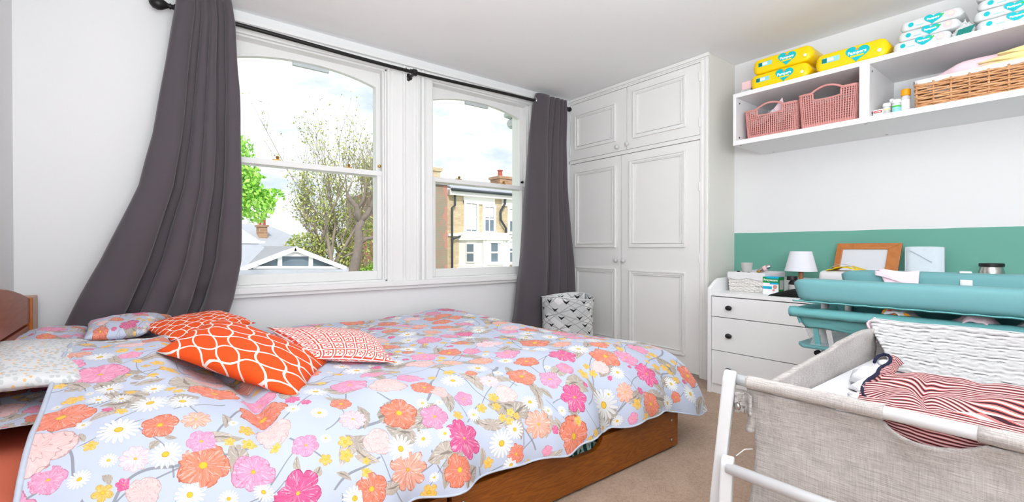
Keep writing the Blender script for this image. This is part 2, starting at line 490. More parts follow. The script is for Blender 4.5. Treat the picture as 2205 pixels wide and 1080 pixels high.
# -- floral print: every flower is placed by its own coordinates on the cloth (corner attributes), its petals are drawn by nodes
def floral_mat(name, base=(192, 201, 223)):
    mt, nb, bs = new_mat(name)
    uv = nb.uv()
    wob = nb.m('SUBTRACT', nb.noise(uv, 28, 3, 0.6), 0.5)
    col = nb.mix(nb.noise(uv, 9, 2), lin(base), lin((203, 211, 230)))
    # thin grey stems wandering between the flowers
    su_, sv_, _s = nb.sep(uv)
    for ax_, ay_, fq, off in ((1.0, .35, 6.5, 0.0), (-.4, 1.0, 5.5, 7.3), (.8, -.9, 4.5, 3.1)):
        vm = nb.node('ShaderNodeVectorMath', operation='ADD')
        nb.l.new(uv, vm.inputs[0]); vm.inputs[1].default_value = (off, off * 0.7, 0)
        wv = nb.noise(vm.outputs[0], 4.2, 0.5, 0.4); br = nb.noise(vm.outputs[0], 7.0, 0.5, 0.4)
        ph = nb.m('ADD', nb.m('ADD', nb.m('MULTIPLY', su_, ax_ * fq), nb.m('MULTIPLY', sv_, ay_ * fq)), nb.m('MULTIPLY', wv, 1.1))
        ln = nb.m('MULTIPLY', nb.m('LESS_THAN', nb.m('ABSOLUTE', nb.m('SUBTRACT', nb.m('FRACT', ph), 0.5)), 0.013), nb.m('GREATER_THAN', br, 0.47))
        col = nb.mix(nb.m('MULTIPLY', ln, 0.75), col, lin((128, 128, 132)))
    for pre in ('b', 'a'):
        A = nb.node('ShaderNodeAttribute', attribute_name=pre + 'loc')
        P = nb.node('ShaderNodeAttribute', attribute_name=pre + 'par')
        C = nb.node('ShaderNodeAttribute', attribute_name=pre + 'col')
        lx, ly, rnd = nb.sep(A.outputs['Vector']); leaf = A.outputs['Alpha']
        n, a, b = nb.sep(P.outputs['Vector']); streak = P.outputs['Alpha']
        cen = C.outputs['Alpha']
        r = nb.m('SQRT', nb.m('ADD', nb.m('MULTIPLY', lx, lx), nb.m('MULTIPLY', ly, ly)))
        th = nb.m('ARCTAN2', ly, lx)
        lob = nb.m('ABSOLUTE', nb.m('COSINE', nb.m('ADD', nb.m('MULTIPLY', nb.m('MULTIPLY', n, 0.5), th), nb.m('MULTIPLY', rnd, 6.28))))
        lob = nb.m('POWER', lob, 0.6)
        R = nb.m('ADD', a, nb.m('MULTIPLY', b, lob))
        R = nb.m('ADD', R, nb.m('MULTIPLY', wob, nb.m('MULTIPLY', a, 0.55)))
        q = nb.m('DIVIDE', r, R)
        # leaf: pointed ellipse, replaces q
        lq = nb.m('DIVIDE', nb.m('ABSOLUTE', nb.m('ADD', ly, nb.m('MULTIPLY', nb.m('MULTIPLY', lx, lx), 0.25))), nb.m('MAXIMUM', nb.m('MULTIPLY', nb.m('SUBTRACT', 1.0, nb.m('MULTIPLY', lx, lx)), a), 0.001))
        lq = nb.m('ADD', lq, nb.m('MULTIPLY', wob, 0.8))
        isleaf = nb.m('GREATER_THAN', leaf, 0.5)
        q = nb.m('ADD', nb.m('MULTIPLY', q, nb.m('SUBTRACT', 1.0, isleaf)), nb.m('MULTIPLY', lq, isleaf))
        mask = nb.m('LESS_THAN', q, 1.0)
        # inside shading of the drawing: radial strokes and petal edge lines
        pv = nb.comb(nb.m('MULTIPLY', nb.m('COSINE', th), 3.2), nb.m('MULTIPLY', nb.m('SINE', th), 3.2), nb.m('ADD', nb.m('MULTIPLY', r, 0.7), nb.m('MULTIPLY', rnd, 20)))
        st = nb.noise(pv, 3.0, 2, 0.6)
        stroke = nb.m('MULTIPLY', nb.m('GREATER_THAN', st, 0.6), streak)
        light = nb.m('MULTIPLY', nb.m('LESS_THAN', st, 0.42), streak)
        fold = nb.m('ABSOLUTE', nb.m('SUBTRACT', nb.m('FRACT', nb.m('ADD', nb.m('MULTIPLY', q, 1.7), nb.m('MULTIPLY', nb.noise(pv, 0.8, 1), 2.2))), 0.5))
        fold = nb.m('MULTIPLY', nb.m('LESS_THAN', fold, 0.035), nb.m('MULTIPLY', nb.m('SUBTRACT', 1.0, isleaf), nb.m('LESS_THAN', n, 7.5)))
        base_c = C.outputs['Color']
        fc = nb.mix(nb.m('MULTIPLY', light, 0.38), base_c, (1, 0.93, 0.92))
        fc = nb.mix(nb.m('MULTIPLY', stroke, 0.32), fc, nb.mix(1.0, base_c, (0.62, 0.36, 0.36), 'MULTIPLY'))
        fc = nb.mix(nb.m('MULTIPLY', fold, 0.6), fc, nb.mix(1.0, base_c, (0.5, 0.3, 0.32), 'MULTIPLY'))
        # centre
        cm = nb.m('LESS_THAN', nb.m('ADD', r, nb.m('MULTIPLY', wob, 0.12)), cen)
        fc = nb.mix(cm, fc, lin((244, 196, 60)))
        cm2 = nb.m('MULTIPLY', cm, nb.m('GREATER_THAN', r, nb.m('MULTIPLY', cen, 0.78)))
        fc = nb.mix(nb.m('MULTIPLY', cm2, 0.6), fc, lin((196, 130, 40)))
        # outline
        ol = nb.m('GREATER_THAN', q, nb.m('SUBTRACT', 1.0, 0.045))
        fc = nb.mix(nb.m('MULTIPLY', ol, 0.55), fc, nb.mix(1.0, base_c, (0.34, 0.28, 0.3), 'MULTIPLY'))
        # leaf midrib
        rib = nb.m('MULTIPLY', isleaf, nb.m('LESS_THAN', q, 0.09))
        fc = nb.mix(nb.m('MULTIPLY', rib, 0.6), fc, lin((96, 84, 76)))
        has = nb.m('GREATER_THAN', nb.m('ABSOLUTE', a), 0.01)
        col = nb.mix(nb.m('MULTIPLY', mask, has), col, fc)
    nb.l.new(col, bs.inputs['Base Color'])
    bs.inputs['Roughness'].default_value = 0.9; bs.inputs['Sheen Weight'].default_value = 0.1
    bump(nb, bs, nb.noise(nb.obj(), 45, 3), 0.12, 0.004)
    return mt
M['floral'] = floral_mat('floral_cotton_print')

#       kind: lobes, a, b, streak, centre, colour, leaf
KIND = {
 'daisy': (17, 0.26, 0.72, 0.25, 0.2, (236, 236, 236), 0),
 'pink': (5, 0.78, 0.2, 0.8, 0.1, (244, 156, 192), 0),
 'hot': (6, 0.68, 0.3, 0.9, 0.08, (228, 98, 152), 0),
 'coral': (5, 0.76, 0.2, 0.7, 0.16, (238, 136, 110), 0),
 'peach': (9, 0.66, 0.3, 1.4, 0.08, (249, 176, 154), 0),
 'blush': (3, 0.72, 0.24, 0.5, 0.0, (246, 206, 204), 0),
 'fringe': (11, 0.7, 0.25, 1.3, 0.1, (248, 206, 214), 0),
 'yellow': (5, 0.5, 0.45, 0.8, 0.22, (243, 196, 92), 0),
 'leaf': (1, 0.34, 0, 0.9, 0, (184, 172, 160), 1),
 'bud': (1, 0.62, 0, 1.0, 0, (180, 170, 158), 1),
}
def fill_flowers(known, x0, x1, y0, y1, seed, gap=0.085, leafn=1.0):
    rg = random.Random(seed); out = list(known)
    def ok(x, y, r, k):
        for (fx, fy, fk, fr, fa) in out:
            if fk in ('leaf', 'bud'): continue
            if (fx - x) ** 2 + (fy - y) ** 2 < (fr * 0.92 + r * 0.92) ** 2: return False
        return True
    area_ = (x1 - x0) * (y1 - y0)
    for kinds, n, lo, hi in ((('pink', 'coral', 'blush', 'hot', 'peach', 'fringe', 'coral', 'pink'), int(area_ * 90), 0.05, 0.078),
                             (('daisy',), int(area_ * 110), 0.034, 0.06), (('yellow',), int(area_ * 110), 0.016, 0.026), (('daisy', 'yellow', 'hot'), int(area_ * 140), 0.012, 0.026)):
        for _ in range(n):
            x = rg.uniform(x0, x1); y = rg.uniform(y0, y1); r = rg.uniform(lo, hi); k = rg.choice(kinds)
            if ok(x, y, r, k): out.append((x, y, k, r, rg.uniform(0, 6.28)))
    for _ in range(int(area_ * 62 * leafn)):
        out.append((rg.uniform(x0, x1), rg.uniform(y0, y1), rg.choice(('leaf', 'leaf', 'bud')), rg.uniform(0.035, 0.075), rg.uniform(0, 6.28)))
    return out

def apply_floral(o, uvs, flowers):
    """uvs: per-vertex (u, v) in metres on the cloth"""
    me = o.data; uvs = np.array(uvs, float)
    ul = me.uv_layers.new(name='UVMap')
    nl = len(me.loops); vi = np.empty(nl, int); me.loops.foreach_get('vertex_index', vi)
    luv = uvs[vi]; ul.data.foreach_set('uv', luv.astype(np.float32).ravel())
    npoly = len(me.polygons); ls = np.empty(npoly, int); lt = np.empty(npoly, int)
    me.polygons.foreach_get('loop_start', ls); me.polygons.foreach_get('loop_total', lt)
    cen = np.array([luv[s:s + t].mean(0) for s, t in zip(ls, lt)])
    pid = np.repeat(np.arange(npoly), lt)
    rg = np.random.RandomState(3)
    for pre, sel in (('a', [f for f in flowers if f[2] not in ('leaf', 'bud')]), ('b', [f for f in flowers if f[2] in ('leaf', 'bud')])):
        P = np.array([(f[0], f[1]) for f in sel]); Rr = np.array([f[3] for f in sel])
        best = np.full(npoly, -1); bd = np.full(npoly, 1.35)
        for i in range(len(sel)):
            d = np.hypot(cen[:, 0] - P[i, 0], cen[:, 1] - P[i, 1]) / Rr[i]
            mk = d < bd; best[mk] = i; bd[mk] = d[mk]
        loc = np.zeros((nl, 4)); par = np.zeros((nl, 4)); colr = np.ones((nl, 4))
        b = best[pid]; has = b >= 0; bi = np.where(has, b, 0)
        ang = np.array([f[4] for f in sel])[bi]
        d = (luv - P[bi]) / Rr[bi][:, None]
        loc[:, 0] = d[:, 0] * np.cos(ang) + d[:, 1] * np.sin(ang); loc[:, 1] = -d[:, 0] * np.sin(ang) + d[:, 1] * np.cos(ang)
        rn = rg.rand(len(sel)); loc[:, 2] = rn[bi]
        kp = np.array([KIND[f[2]][:4] for f in sel], float); kc = np.array([lin(KIND[f[2]][5]) for f in sel]); cn = np.array([KIND[f[2]][4] for f in sel], float); lf = np.array([KIND[f[2]][6] for f in sel], float)
        par[:, :] = kp[bi]; par[~has, 1] = 0.0
        loc[:, 3] = lf[bi]; colr[:, :3] = kc[bi] * (0.9 + 0.2 * rn[bi])[:, None]; colr[:, 3] = cn[bi]
        loc[~has] = (9, 9, 0, 0)
        for nm, arr in (('loc', loc), ('par', par), ('col', colr)):
            at = me.attributes.new(pre + nm, 'FLOAT_COLOR', 'CORNER')
            at.data.foreach_set('color', arr.astype(np.float32).ravel())

# small print (pillowcase reverse)
def small_print():
    mt, nb, bs = new_mat('small_ditsy_print')
    uv = nb.uv()
    v = nb.node('ShaderNodeTexVoronoi', voronoi_dimensions='2D'); v.inputs['Scale'].default_value = 42
    nb.l.new(uv, v.inputs['Vector'])
    sr, sg, sb = nb.sep(v.outputs['Color'])
    d = v.outputs['Distance']
    leafm = nb.m('MULTIPLY', nb.m('LESS_THAN', d, 0.42), nb.m('LESS_THAN', sr, 0.55))
    c = nb.mix(nb.m('MULTIPLY', leafm, 0.75), lin((228, 230, 232)), lin((196, 202, 204)))
    yl = nb.m('MULTIPLY', nb.m('LESS_THAN', d, 0.3), nb.m('GREATER_THAN', sr, 0.83))
    nb.l.new(nb.mix(yl, c, lin((240, 196, 140))), bs.inputs['Base Color'])
    bs.inputs['Roughness'].default_value = 0.9
    return mt
M['ditsy'] = small_print()

M['hem'] = mat('pale_blue_hem_cotton', (196, 204, 220), 0.9, var=0.1, vscale=60)
def wicker_mat(name, c1, c2):
    mt, nb, bs = new_mat(name)
    co = nb.obj(); n = nb.noise(nb.vscale(co, (1, 0.25, 1.5)), 90, 4, 0.7)
    nb.l.new(nb.ramp(n, [(0.3, lin(c1)), (0.7, lin(c2))]), bs.inputs['Base Color'])
    bs.inputs['Roughness'].default_value = 0.5
    return mt
M['wicker'] = wicker_mat('willow_wicker', (176, 112, 64), (238, 190, 142))
M['whitewicker'] = wicker_mat('white_painted_wicker', (222, 216, 208), (246, 243, 240))

# outdoors
def brick_far(name, c1, c2, mortar, sx=10.0, sz=10.0, patch=None):
    mt, nb, bs = new_mat(name)
    x, y, z = nb.sep(nb.obj())
    br = nb.node('ShaderNodeTexBrick'); nb.l.new(nb.comb(nb.m('ADD', x, y), z), br.inputs['Vector'])
    br.inputs['Scale'].default_value = 1.0; br.inputs['Brick Width'].default_value = 0.28; br.inputs['Row Height'].default_value = 0.085
    br.inputs['Mortar Size'].default_value = 0.009
    br.inputs['Color1'].default_value = (*lin(c1), 1); br.inputs['Color2'].default_value = (*lin(c2), 1); br.inputs['Mortar'].default_value = (*lin(mortar), 1)
    n = nb.noise(nb.obj(), 1.6, 4, 0.6)
    c = nb.mix(nb.m('MULTIPLY', n, 0.5), br.outputs[0], nb.mix(1.0, br.outputs[0], (0.55, 0.55, 0.5), 'MULTIPLY'))
    if patch: c = nb.mix(nb.m('MULTIPLY', nb.m('GREATER_THAN', nb.noise(nb.obj(), 0.5, 3), 0.52), 0.7), c, lin(patch))
    nb.l.new(c, bs.inputs['Base Color']); bs.inputs['Roughness'].default_value = 0.9
    return mt
M['stock'] = brick_far('yellow_stock_brick', (226, 206, 170), (206, 180, 140), (200, 192, 176))
M['sidebrick'] = brick_far('weathered_party_wall_brick', (170, 140, 122), (150, 146, 126), (160, 150, 138), patch=(196, 132, 118))
M['slate'] = mat('slate_roof', (176, 180, 188), 0.6, var=0.12, vscale=8)
M['slate2'] = mat('lighter_slate_roof', (150, 152, 156), 0.7, var=0.15, vscale=5)
M['stucco'] = mat('white_stucco', (244, 243, 240), 0.8, var=0.03)
M['stuccogrey'] = mat('weathered_stone', (214, 218, 222), 0.85, var=0.12, vscale=30, bumps=0.3, bscale=60)
M['redpot'] = mat('terracotta_pot', (176, 88, 74), 0.8)
M['chimbrick'] = brick_far('chimney_brick', (196, 152, 112), (168, 124, 92), (180, 168, 150))
M['winglass'] = mat('dark_window_glass', (112, 128, 140), 0.12, var=0.25, vscale=3)
M['pipe'] = mat('black_downpipe', (58, 66, 72), 0.5)
M['bark'] = mat('grey_brown_bark', (132, 120, 112), 0.95, var=0.3, vscale=20, bumps=0.5, bscale=60)
M['twig'] = mat('twig_bark', (150, 138, 124), 0.95, var=0.2)
M['brickpiece'] = mat('pier_brick_face', (190, 184, 158), 0.9, var=0.25, vscale=9, bumps=0.5, bscale=50)
M['brickdark'] = mat('sooty_brick_face', (84, 88, 86), 0.9, var=0.3, vscale=9, bumps=0.5, bscale=50)
M['mortar'] = mat('sandy_mortar', (214, 182, 118), 0.95, var=0.15, vscale=12)
def leaf_mat(name, c1, c2, c3):
    mt, nb, bs = new_mat(name)
    n = nb.noise(nb.obj(), 3.0, 3); 
    oi = nb.node('ShaderNodeNewGeometry').outputs['Random Per Island']
    f = nb.m('ADD', nb.m('MULTIPLY', oi, 0.7), nb.m('MULTIPLY', n, 0.3))
    nb.l.new(nb.ramp(f, [(0.15, lin(c1)), (0.5, lin(c2)), (0.85, lin(c3))]), bs.inputs['Base Color'])
    bs.inputs['Roughness'].default_value = 0.6
    bs.inputs['Subsurface Weight'].default_value = 0.0
    return mt
M['leafb'] = leaf_mat('bright_spring_leaves', (120, 190, 50), (160, 222, 80), (200, 240, 130))
M['leafp'] = leaf_mat('olive_spring_leaves', (120, 140, 60), (170, 186, 90), (204, 196, 120))
M['leafh'] = leaf_mat('hedge_leaves', (90, 130, 40), (140, 180, 66), (184, 206, 96))
M['lawn'] = mat('garden_ground', (120, 140, 84), 1.0, var=0.3, vscale=2)

def glass_mat():
    mt, nb, bs = new_mat('window_pane_glass')
    nt = mt.node_tree; nt.nodes.remove(bs)
    out = nt.nodes['Material Output']
    t = nb.node('ShaderNodeBsdfTransparent'); t.inputs[0].default_value = (0.985, 0.99, 0.99, 1)
    g = nb.node('ShaderNodeBsdfGlossy'); g.inputs['Roughness'].default_value = 0.02
    fr = nb.node('ShaderNodeFresnel'); fr.inputs[0].default_value = 1.25
    mx = nb.node('ShaderNodeMixShader'); nb.l.new(nb.m('MULTIPLY', fr.outputs[0], 0.6), mx.inputs[0]); nb.l.new(t.outputs[0], mx.inputs[1]); nb.l.new(g.outputs[0], mx.inputs[2])
    nb.l.new(mx.outputs[0], out.inputs['Surface'])
    return mt
M['glass'] = glass_mat()
def mesh_mat():
    mt, nb, bs = new_mat('fine_white_mesh_netting')
    co = nb.obj(); x, y, z = nb.sep(co)
    a = nb.m('ABSOLUTE', nb.m('SUBTRACT', nb.m('FRACT', nb.m('MULTIPLY', nb.m('ADD', y, z), 260)), 0.5)); b = nb.m('ABSOLUTE', nb.m('SUBTRACT', nb.m('FRACT', nb.m('MULTIPLY', nb.m('SUBTRACT', y, z), 260)), 0.5))
    k = nb.m('MAXIMUM', nb.m('GREATER_THAN', a, 0.36), nb.m('GREATER_THAN', b, 0.36))
    bs.inputs['Base Color'].default_value = (*lin((240, 244, 246)), 1)
    nb.l.new(nb.m('MULTIPLY_ADD', k, 0.5, 0.08), bs.inputs['Alpha'])
    return mt
M['net'] = mesh_mat()

# ================================================================== ROOM
XL, XR, YW, YB, HT = -0.486, 3.42, 3.042, -2.2, 2.268
ST = dict(kind='structure')
MB().box(XL - .2, XR + .2, YB - .2, YW + .25, -0.12, 0).build('floor', M['carpet'], **ST)
MB().box(XL - .2, XR + .2, YB - .2, YW + .25, HT, HT + .15).build('ceiling', M['ceil'], **ST)
MB().box(XL - .2, XL, YB, YW + .25, 0, HT).build('wall_left', M['wall'], **ST)
MB().box(XR, XR + .2, YB, YW + .25, 0, HT).build('wall_right', M['greenwall'], **ST)
MB().box(XL - .2, XR + .2, YB - .2, YB, 0, HT).build('wall_front', M['wall'], **ST)
# window wall with two openings
WIN = [(0.345, 1.285), (1.625, 2.565)]
Z0, Z1 = 0.69, 2.14
w = MB()
T = .22
w.box(XL, WIN[0][0], YW, YW + T, 0, HT); w.box(WIN[0][1], WIN[1][0], YW, YW + T, 0, HT); w.box(WIN[1][1], XR, YW, YW + T, 0, HT)
for a, b in WIN:
    w.box(a, b, YW, YW + T, 0, Z0); w.box(a, b, YW, YW + T, Z1, HT)
w.build('wall_back', M['wall'], **ST)
MB().box(XL, XR - .38, YW - .016, YW, 0, 0.11).build('baseboard_back', M['gloss'], bevel=.004, **ST)
MB().box(XL, XL + .016, YB, YW - .016, 0, 0.11).build('baseboard_left', M['gloss'], bevel=.004, **ST)
MB().box(XR - .016, XR, YB, 1.69, 0, 0.11).build('baseboard_right', M['gloss'], bevel=.004, **ST)

# moulded casings: stepped profile strips running up the wall
def strip_profile(name, xs, ys, z0, z1, m, parent=None, **pr):
    """profile points (x, protrusion) extruded vertically"""
    p = [(x, YW - y) for x, y in zip(xs, ys)]
    pts = [(xs[0], YW + .004)] + p + [(xs[-1], YW + .004)]
    mb = MB(); n = len(pts)
    mb.add([(x, y, z0) for x, y in pts] + [(x, y, z1) for x, y in pts], [tuple(range(n)), tuple(range(2 * n - 1, n - 1, -1))] + [(i, (i + 1) % n, n + (i + 1) % n, n + i) for i in range(n)])
    return mb.build(name, m, parent, fixn=True, **pr)

trim = empty('trim_1', (1.455, YW, 0.69), None, None); trim['kind'] = 'structure'
strip_profile('mullion', [1.285, 1.285, 1.293, 1.300, 1.306, 1.316, 1.322, 1.392, 1.396, 1.404, 1.412, 1.420, 1.424, 1.438, 1.444, 1.466, 1.470, 1.490, 1.495, 1.503, 1.508, 1.512, 1.530, 1.534, 1.547, 1.552, 1.560, 1.572, 1.578, 1.625, 1.625],
              [0, .018, .024, .024, .014, .014, .020, .020, .034, .040, .034, .034, .026, .026, .034, .034, .028, .028, .040, .044, .040, .014, .014, .036, .042, .042, .034, .012, .020, .020, 0], 0.68, 2.185, M['gloss'], trim)
lp = [0, .018, .024, .014, .014, .02, .02, .034, .040, .034, .01]
strip_profile('casing_stile', [0.345 - d for d in (0, 0, .012, .02, .03, .04, .11, .115, .125, .15, .155)][::-1], lp[::-1], 0.68, 2.185, M['gloss'], trim)
strip_profile('casing_stile', [2.565 + d for d in (0, 0, .012, .02, .03, .04, .11, .115, .125, .15, .155)], lp, 0.68, 2.185, M['gloss'], trim)
hd = MB()
hd.box(0.20, 2.72, YW - .022, YW, 2.138, 2.19); hd.box(0.19, 2.73, YW - .034, YW, 2.166, 2.178); hd.box(0.19, 2.73, YW - .045, YW, 2.19, 2.212)
hd.build('casing_head', M['gloss'], trim, bevel=.003)
sl = MB(); sl.box(0.16, 2.76, YW - .055, YW + .05, 0.655, 0.69)
sl.build('sill_board', M['gloss'], trim, bevel=.008, seg=3)
MB().box(0.17, 2.75, YW - .035, YW, 0.634, 0.656).build('sill_apron', M['gloss'], trim, bevel=.004)

def arch(x0, x1, zs, zt, n=16):
    """underside of the arched head from (x0, zs) up to zt at centre"""
    c = (x0 + x1) / 2; h = (x1 - x0) / 2
    return [(c + h * t, zs + (zt - zs) * (1 - abs(t) ** 2.2)) for t in [(-1 + 2 * i / n) for i in range(n + 1)]]

def window(idx, a, b):
    root = empty('window_%d' % idx, ((a + b) / 2, YW + .03, Z0), None, None); root['kind'] = 'structure'
    g = M['gloss']
    # jamb lining
    j = MB(); j.box(a, a + .012, YW, YW + T, Z0, Z1); j.box(b - .012, b, YW, YW + T, Z0, Z1); j.box(a, b, YW, YW + T, Z1 - .012, Z1); j.box(a, b, YW, YW + T + .06, Z0 - .03, Z0 + .012)
    j.build('jamb_lining', g, root, bevel=.002)
    # staff bead
    s = MB(); s.box(a + .012, a + .024, YW + .012, YW + .028, Z0, Z1); s.box(b - .024, b - .012, YW + .012, YW + .028, Z0, Z1)
    s.build('staff_bead', g, root, bevel=.003)
    # lower sash (inner)
    y0, y1 = YW + .03, YW + .068
    ga, gb = a + .055, b - .055
    lo = MB()
    lo.box(a + .012, ga, y0, y1, Z0 + .012, 1.445); lo.box(gb, b - .012, y0, y1, Z0 + .012, 1.445); lo.box(ga, gb, y0, y1, Z0 + .012, 0.762)
    lo.box(a + .012, b - .012, y0 - .004, y1, 1.412, 1.446)
    lo.build('lower_sash', g, root, bevel=.004)
    MB().box(ga, gb, y0 + .017, y0 + .021, 0.762, 1.412).build('lower_pane', M['glass'], root)
    # upper sash (outer) with arched head
    u0, u1 = YW + .072, YW + .108
    ua, ub = a + .045, b - .045
    up = MB(); up.box(a + .012, ua, u0, u1, 1.41, Z1); up.box(ub, b - .012, u0, u1, 1.41, Z1); up.box(ua, ub, u0, u1, 1.41, 1.44)
    up.build('upper_sash', g, root, bevel=.003)
    ar = arch(ua, ub, 2.028, 2.09)
    hp = [(x, u0, z) for x, z in ar] + [(ub, u0, Z1 - .01), (ua, u0, Z1 - .01)]
    MB().poly([(p[0], p[1], p[2]) for p in hp][::-1], (0, u1 - u0, 0)).build('arched_head', g, root, fixn=True)
    MB().box(ua - .001, ub + .001, u0 + .016, u0 + .02, 1.44, Z1 - .04).build('upper_pane', M['glass'], root)
    # draught stop tab at the head, outside
    c = (a + b) / 2
    MB().box(c - .10, c + .12, u1, u1 + .02, 2.07, 2.10).build('head_block', M['stuccogrey'], root)
    # sash fasteners
    for fx in (a + .26, b - .25):
        k = MB(); k.box(fx - .022, fx + .022, y0, y0 + .022, 1.446, 1.452); k.lathe([(.0, 0), (.009, 0), (.007, .006), (.011, .012), (.008, .02), (0, .022)], (fx + .006, y0 + .01, 1.452), n=10)
        k.build('sash_fastener', M['brass'], root, auto=.6)
    MB().lathe([(0, 0), (.009, 0), (.006, .008), (.011, .014), (.009, .022), (0, .025)], (b - .027, u0, 1.485), ax=(0, -1, 0), n=10).build('sash_stop', M['brass'] if idx == 1 else M['black'], root, auto=.6)
    # outside reveal arch and sill
    ex = MB(); ex.box(a - .02, b + .02, YW + T - .02, YW + T + .1, Z0 - .06, Z0)
    ex.build('outer_sill', M['stuccogrey'], root)
for i, (a, b) in enumerate(WIN): window(i + 1, a, b)

# ================================================================== WARDROBE
XW, Y0w, Y1w = 3.052, 1.70, YW
wr = empty('built_in_wardrobe', (XW + .18, (Y0w + Y1w) / 2, 0), 'tall off-white built-in wardrobe with four moulded doors in the corner', 'wardrobe')
MB().box(XW + .02, XR, Y0w, Y1w, 0, HT).build('carcass', M['wardside'], wr)
fr = MB(); wm = M['ward']
fr.box(XW - .004, XW + .02, Y0w - .004, 1.752, 0, HT - .001)
fr.box(XW - .004, XW + .02, 1.752, Y1w, 2.222, HT - .001)
fr.box(XW - .004, XW + .02, 1.752, Y1w, 1.682, 1.712)
fr.box(XW - .004, XW + .02, 3.03, Y1w, 0, 2.222)
fr.build('face_frame', wm, wr, bevel=.002)
cn = MB(); cn.box(XW - .02, XW, Y0w - .018, Y1w, 2.243, HT - .001); cn.box(XW - .012, XW, Y0w - .010, Y1w, 2.232, 2.243)
cn.box(XW - .012, XW, Y0w - .010, Y0w + .012, 0, 2.232); cn.box(XW - .008, XW, 1.73, 1.752, 0, 2.222)
cn.build('cornice_moulding', wm, wr, bevel=.004)
MB().box(XW + .01, XR, Y0w - .008, Y0w, 0, HT - .001).build('side_panel', M['wardside'], wr)
def mould(y0, y1, z0, z1, x, parent):
    mb = MB()
    for (o, wd, h) in ((0, .012, .016), (.012, .016, .008), (.03, .008, .012)):
        a, b, c, d = y0 + o, y1 - o, z0 + o, z1 - o
        mb.box(x - h, x, a, b, c, c + wd); mb.box(x - h, x, a, b, d - wd, d); mb.box(x - h, x, a, a + wd, c + wd, d - wd); mb.box(x - h, x, b - wd, b, c + wd, d - wd)
    return mb.build('panel_moulding', wm, parent, bevel=.003)
def wdoor(y0, y1, z0, z1, panels, knob, hinges, skew=0):
    d = MB().box(XW - .002, XW + .016, y0, y1, z0, z1).build('door', wm, wr, bevel=.003)
    for p in panels: mould(*p, XW - .002, d)
    MB().lathe([(0, .034), (.012, .032), (.018, .022), (.016, .012), (.008, .006), (.010, 0)], (XW - .002, knob[0], knob[1]), ax=(-1, 0, 0), n=14).build('door_knob', M['plugw'], d, smooth=True)
    for hz in hinges:
        yy = y0 if y0 < 2 else y1
        h = MB(); h.tube([(XW - .006, yy, hz - .03), (XW - .006, yy, hz + .03)], .006, 8); h.build('hinge', wm, d, smooth=False)
wdoor(2.394, 3.026, 1.715, 2.219, [(2.50, 2.965, 1.80, 2.118)], (2.475, 1.748), (1.8, 2.1))
wdoor(1.755, 2.388, 1.715, 2.219, [(1.86, 2.322, 1.79, 2.172)], (2.375, 1.757), (1.8, 2.12))
wdoor(2.450, 3.026, .02, 1.678, [(2.496, 2.962, .922, 1.605), (2.496, 2.962, .142, .748)], (2.485, .816), (.3, 1.4))
wdoor(1.755, 2.444, .02, 1.678, [(1.862, 2.356, .922, 1.625), (1.862, 2.356, .138, .742)], (2.412, .816), (.5, .85, 1.35))

# ================================================================== CURTAIN ROD
rod = empty('curtain_rod', (1.45, 2.93, 2.13), 'black metal curtain rod running above both sash windows', 'curtain rod')
RZ = lambda x: 2.146 - .022 * math.exp(-((x - 1.35) / .75) ** 2)
MB().tube([(x, 2.93, RZ(x)) for x in np.linspace(.075, 2.925, 20)], .0115, 12).build('pole', M['black'], rod, smooth=True)
MB().lathe([(.012, 0), (.02, .004), (.012, .012), (.010, .02), (.016, .024), (.010, .03), (.016, .04), (.028, .06), (.031, .075), (.026, .095), (.012, .108), (0, .112)], (.112, 2.93, RZ(.11)), ax=(-1, 0, 0), n=18).build('finial', M['black'], rod, smooth=True)
MB().lathe([(.012, 0), (.018, .006), (.012, .012), (.020, .03), (.022, .04), (.014, .055), (0, .06)], (2.90, 2.93, RZ(2.9)), ax=(1, 0, 0), n=16).build('finial', M['black'], rod, smooth=True)
for bx in (1.44, .14, 2.86):
    b = MB(); z = RZ(bx)
    b.lathe([(.026, 0), (.028, .006), (.022, .012), (.010, .016), (.009, .085)], (bx, YW - .022, z - .01), ax=(0, -1, 0), n=16)
    b.lathe([(.019, -.016), (.022, -.012), (.022, .012), (.019, .016)], (bx, 2.93, z), ax=(1, 0, 0), n=16)
    b.build('bracket', M['black'], rod, auto=.6)

# ================================================================== CURTAINS
def curtain(name, label, zt, zb, Lf, Rf, edT, edB, amp, cat='curtain', yb=2.93, depth=None, rows=60, per=18, wr_=0.0, over=.19):
    """Lf/Rf: (z list, x list) of outlines; edT/edB lobe boundaries as fractions at top and bottom"""
    nl = len(edT) - 1; nu = nl * per
    def pos(u, v):
        z = zt + (zb - zt) * v
        l = interp(z, *Lf); r = interp(z, *Rf)
        k = min(nl - 1, int(u * nl)); t = u * nl - k
        e = v ** 1.15
        f0 = edT[k] + (edB[k] - edT[k]) * e; f1 = edT[k + 1] + (edB[k + 1] - edT[k + 1]) * e
        tt = t - over * (0.35 + .65 * sstep(.03, .35, v)) * sin(2 * pi * t)
        x = l + (r - l) * (f0 + (f1 - f0) * tt)
        wdt = (r - l) * (f1 - f0)
        a = amp[k] if hasattr(amp, '__len__') else amp
        b = max(0.0, sin(pi * t)) ** 0.5
        y = yb + .035 - b * (a * (0.75 + .8 * v) + wdt * .12 * v)
        if depth: y += depth[k] * v * b
        # cloth undulation
        y = min(y, 2.975) - (.052 if yb > 2.92 else .02) * (1 - sstep(.05, .22, v)) + .006 * nz(u * 14, v * 5, 3.1) * (0.3 + v) + wr_ * nz(u * 7, v * 16, 8.0) * sstep(.72, 1.0, v)
        return (x + .004 * nz(u * 9, v * 6, 1.7), y, z)
    o = MB().grid(pos, nu, rows).build(name, M['curtain'], smooth=True, solid=.004, offset=0, label=label, category=cat)
    return o
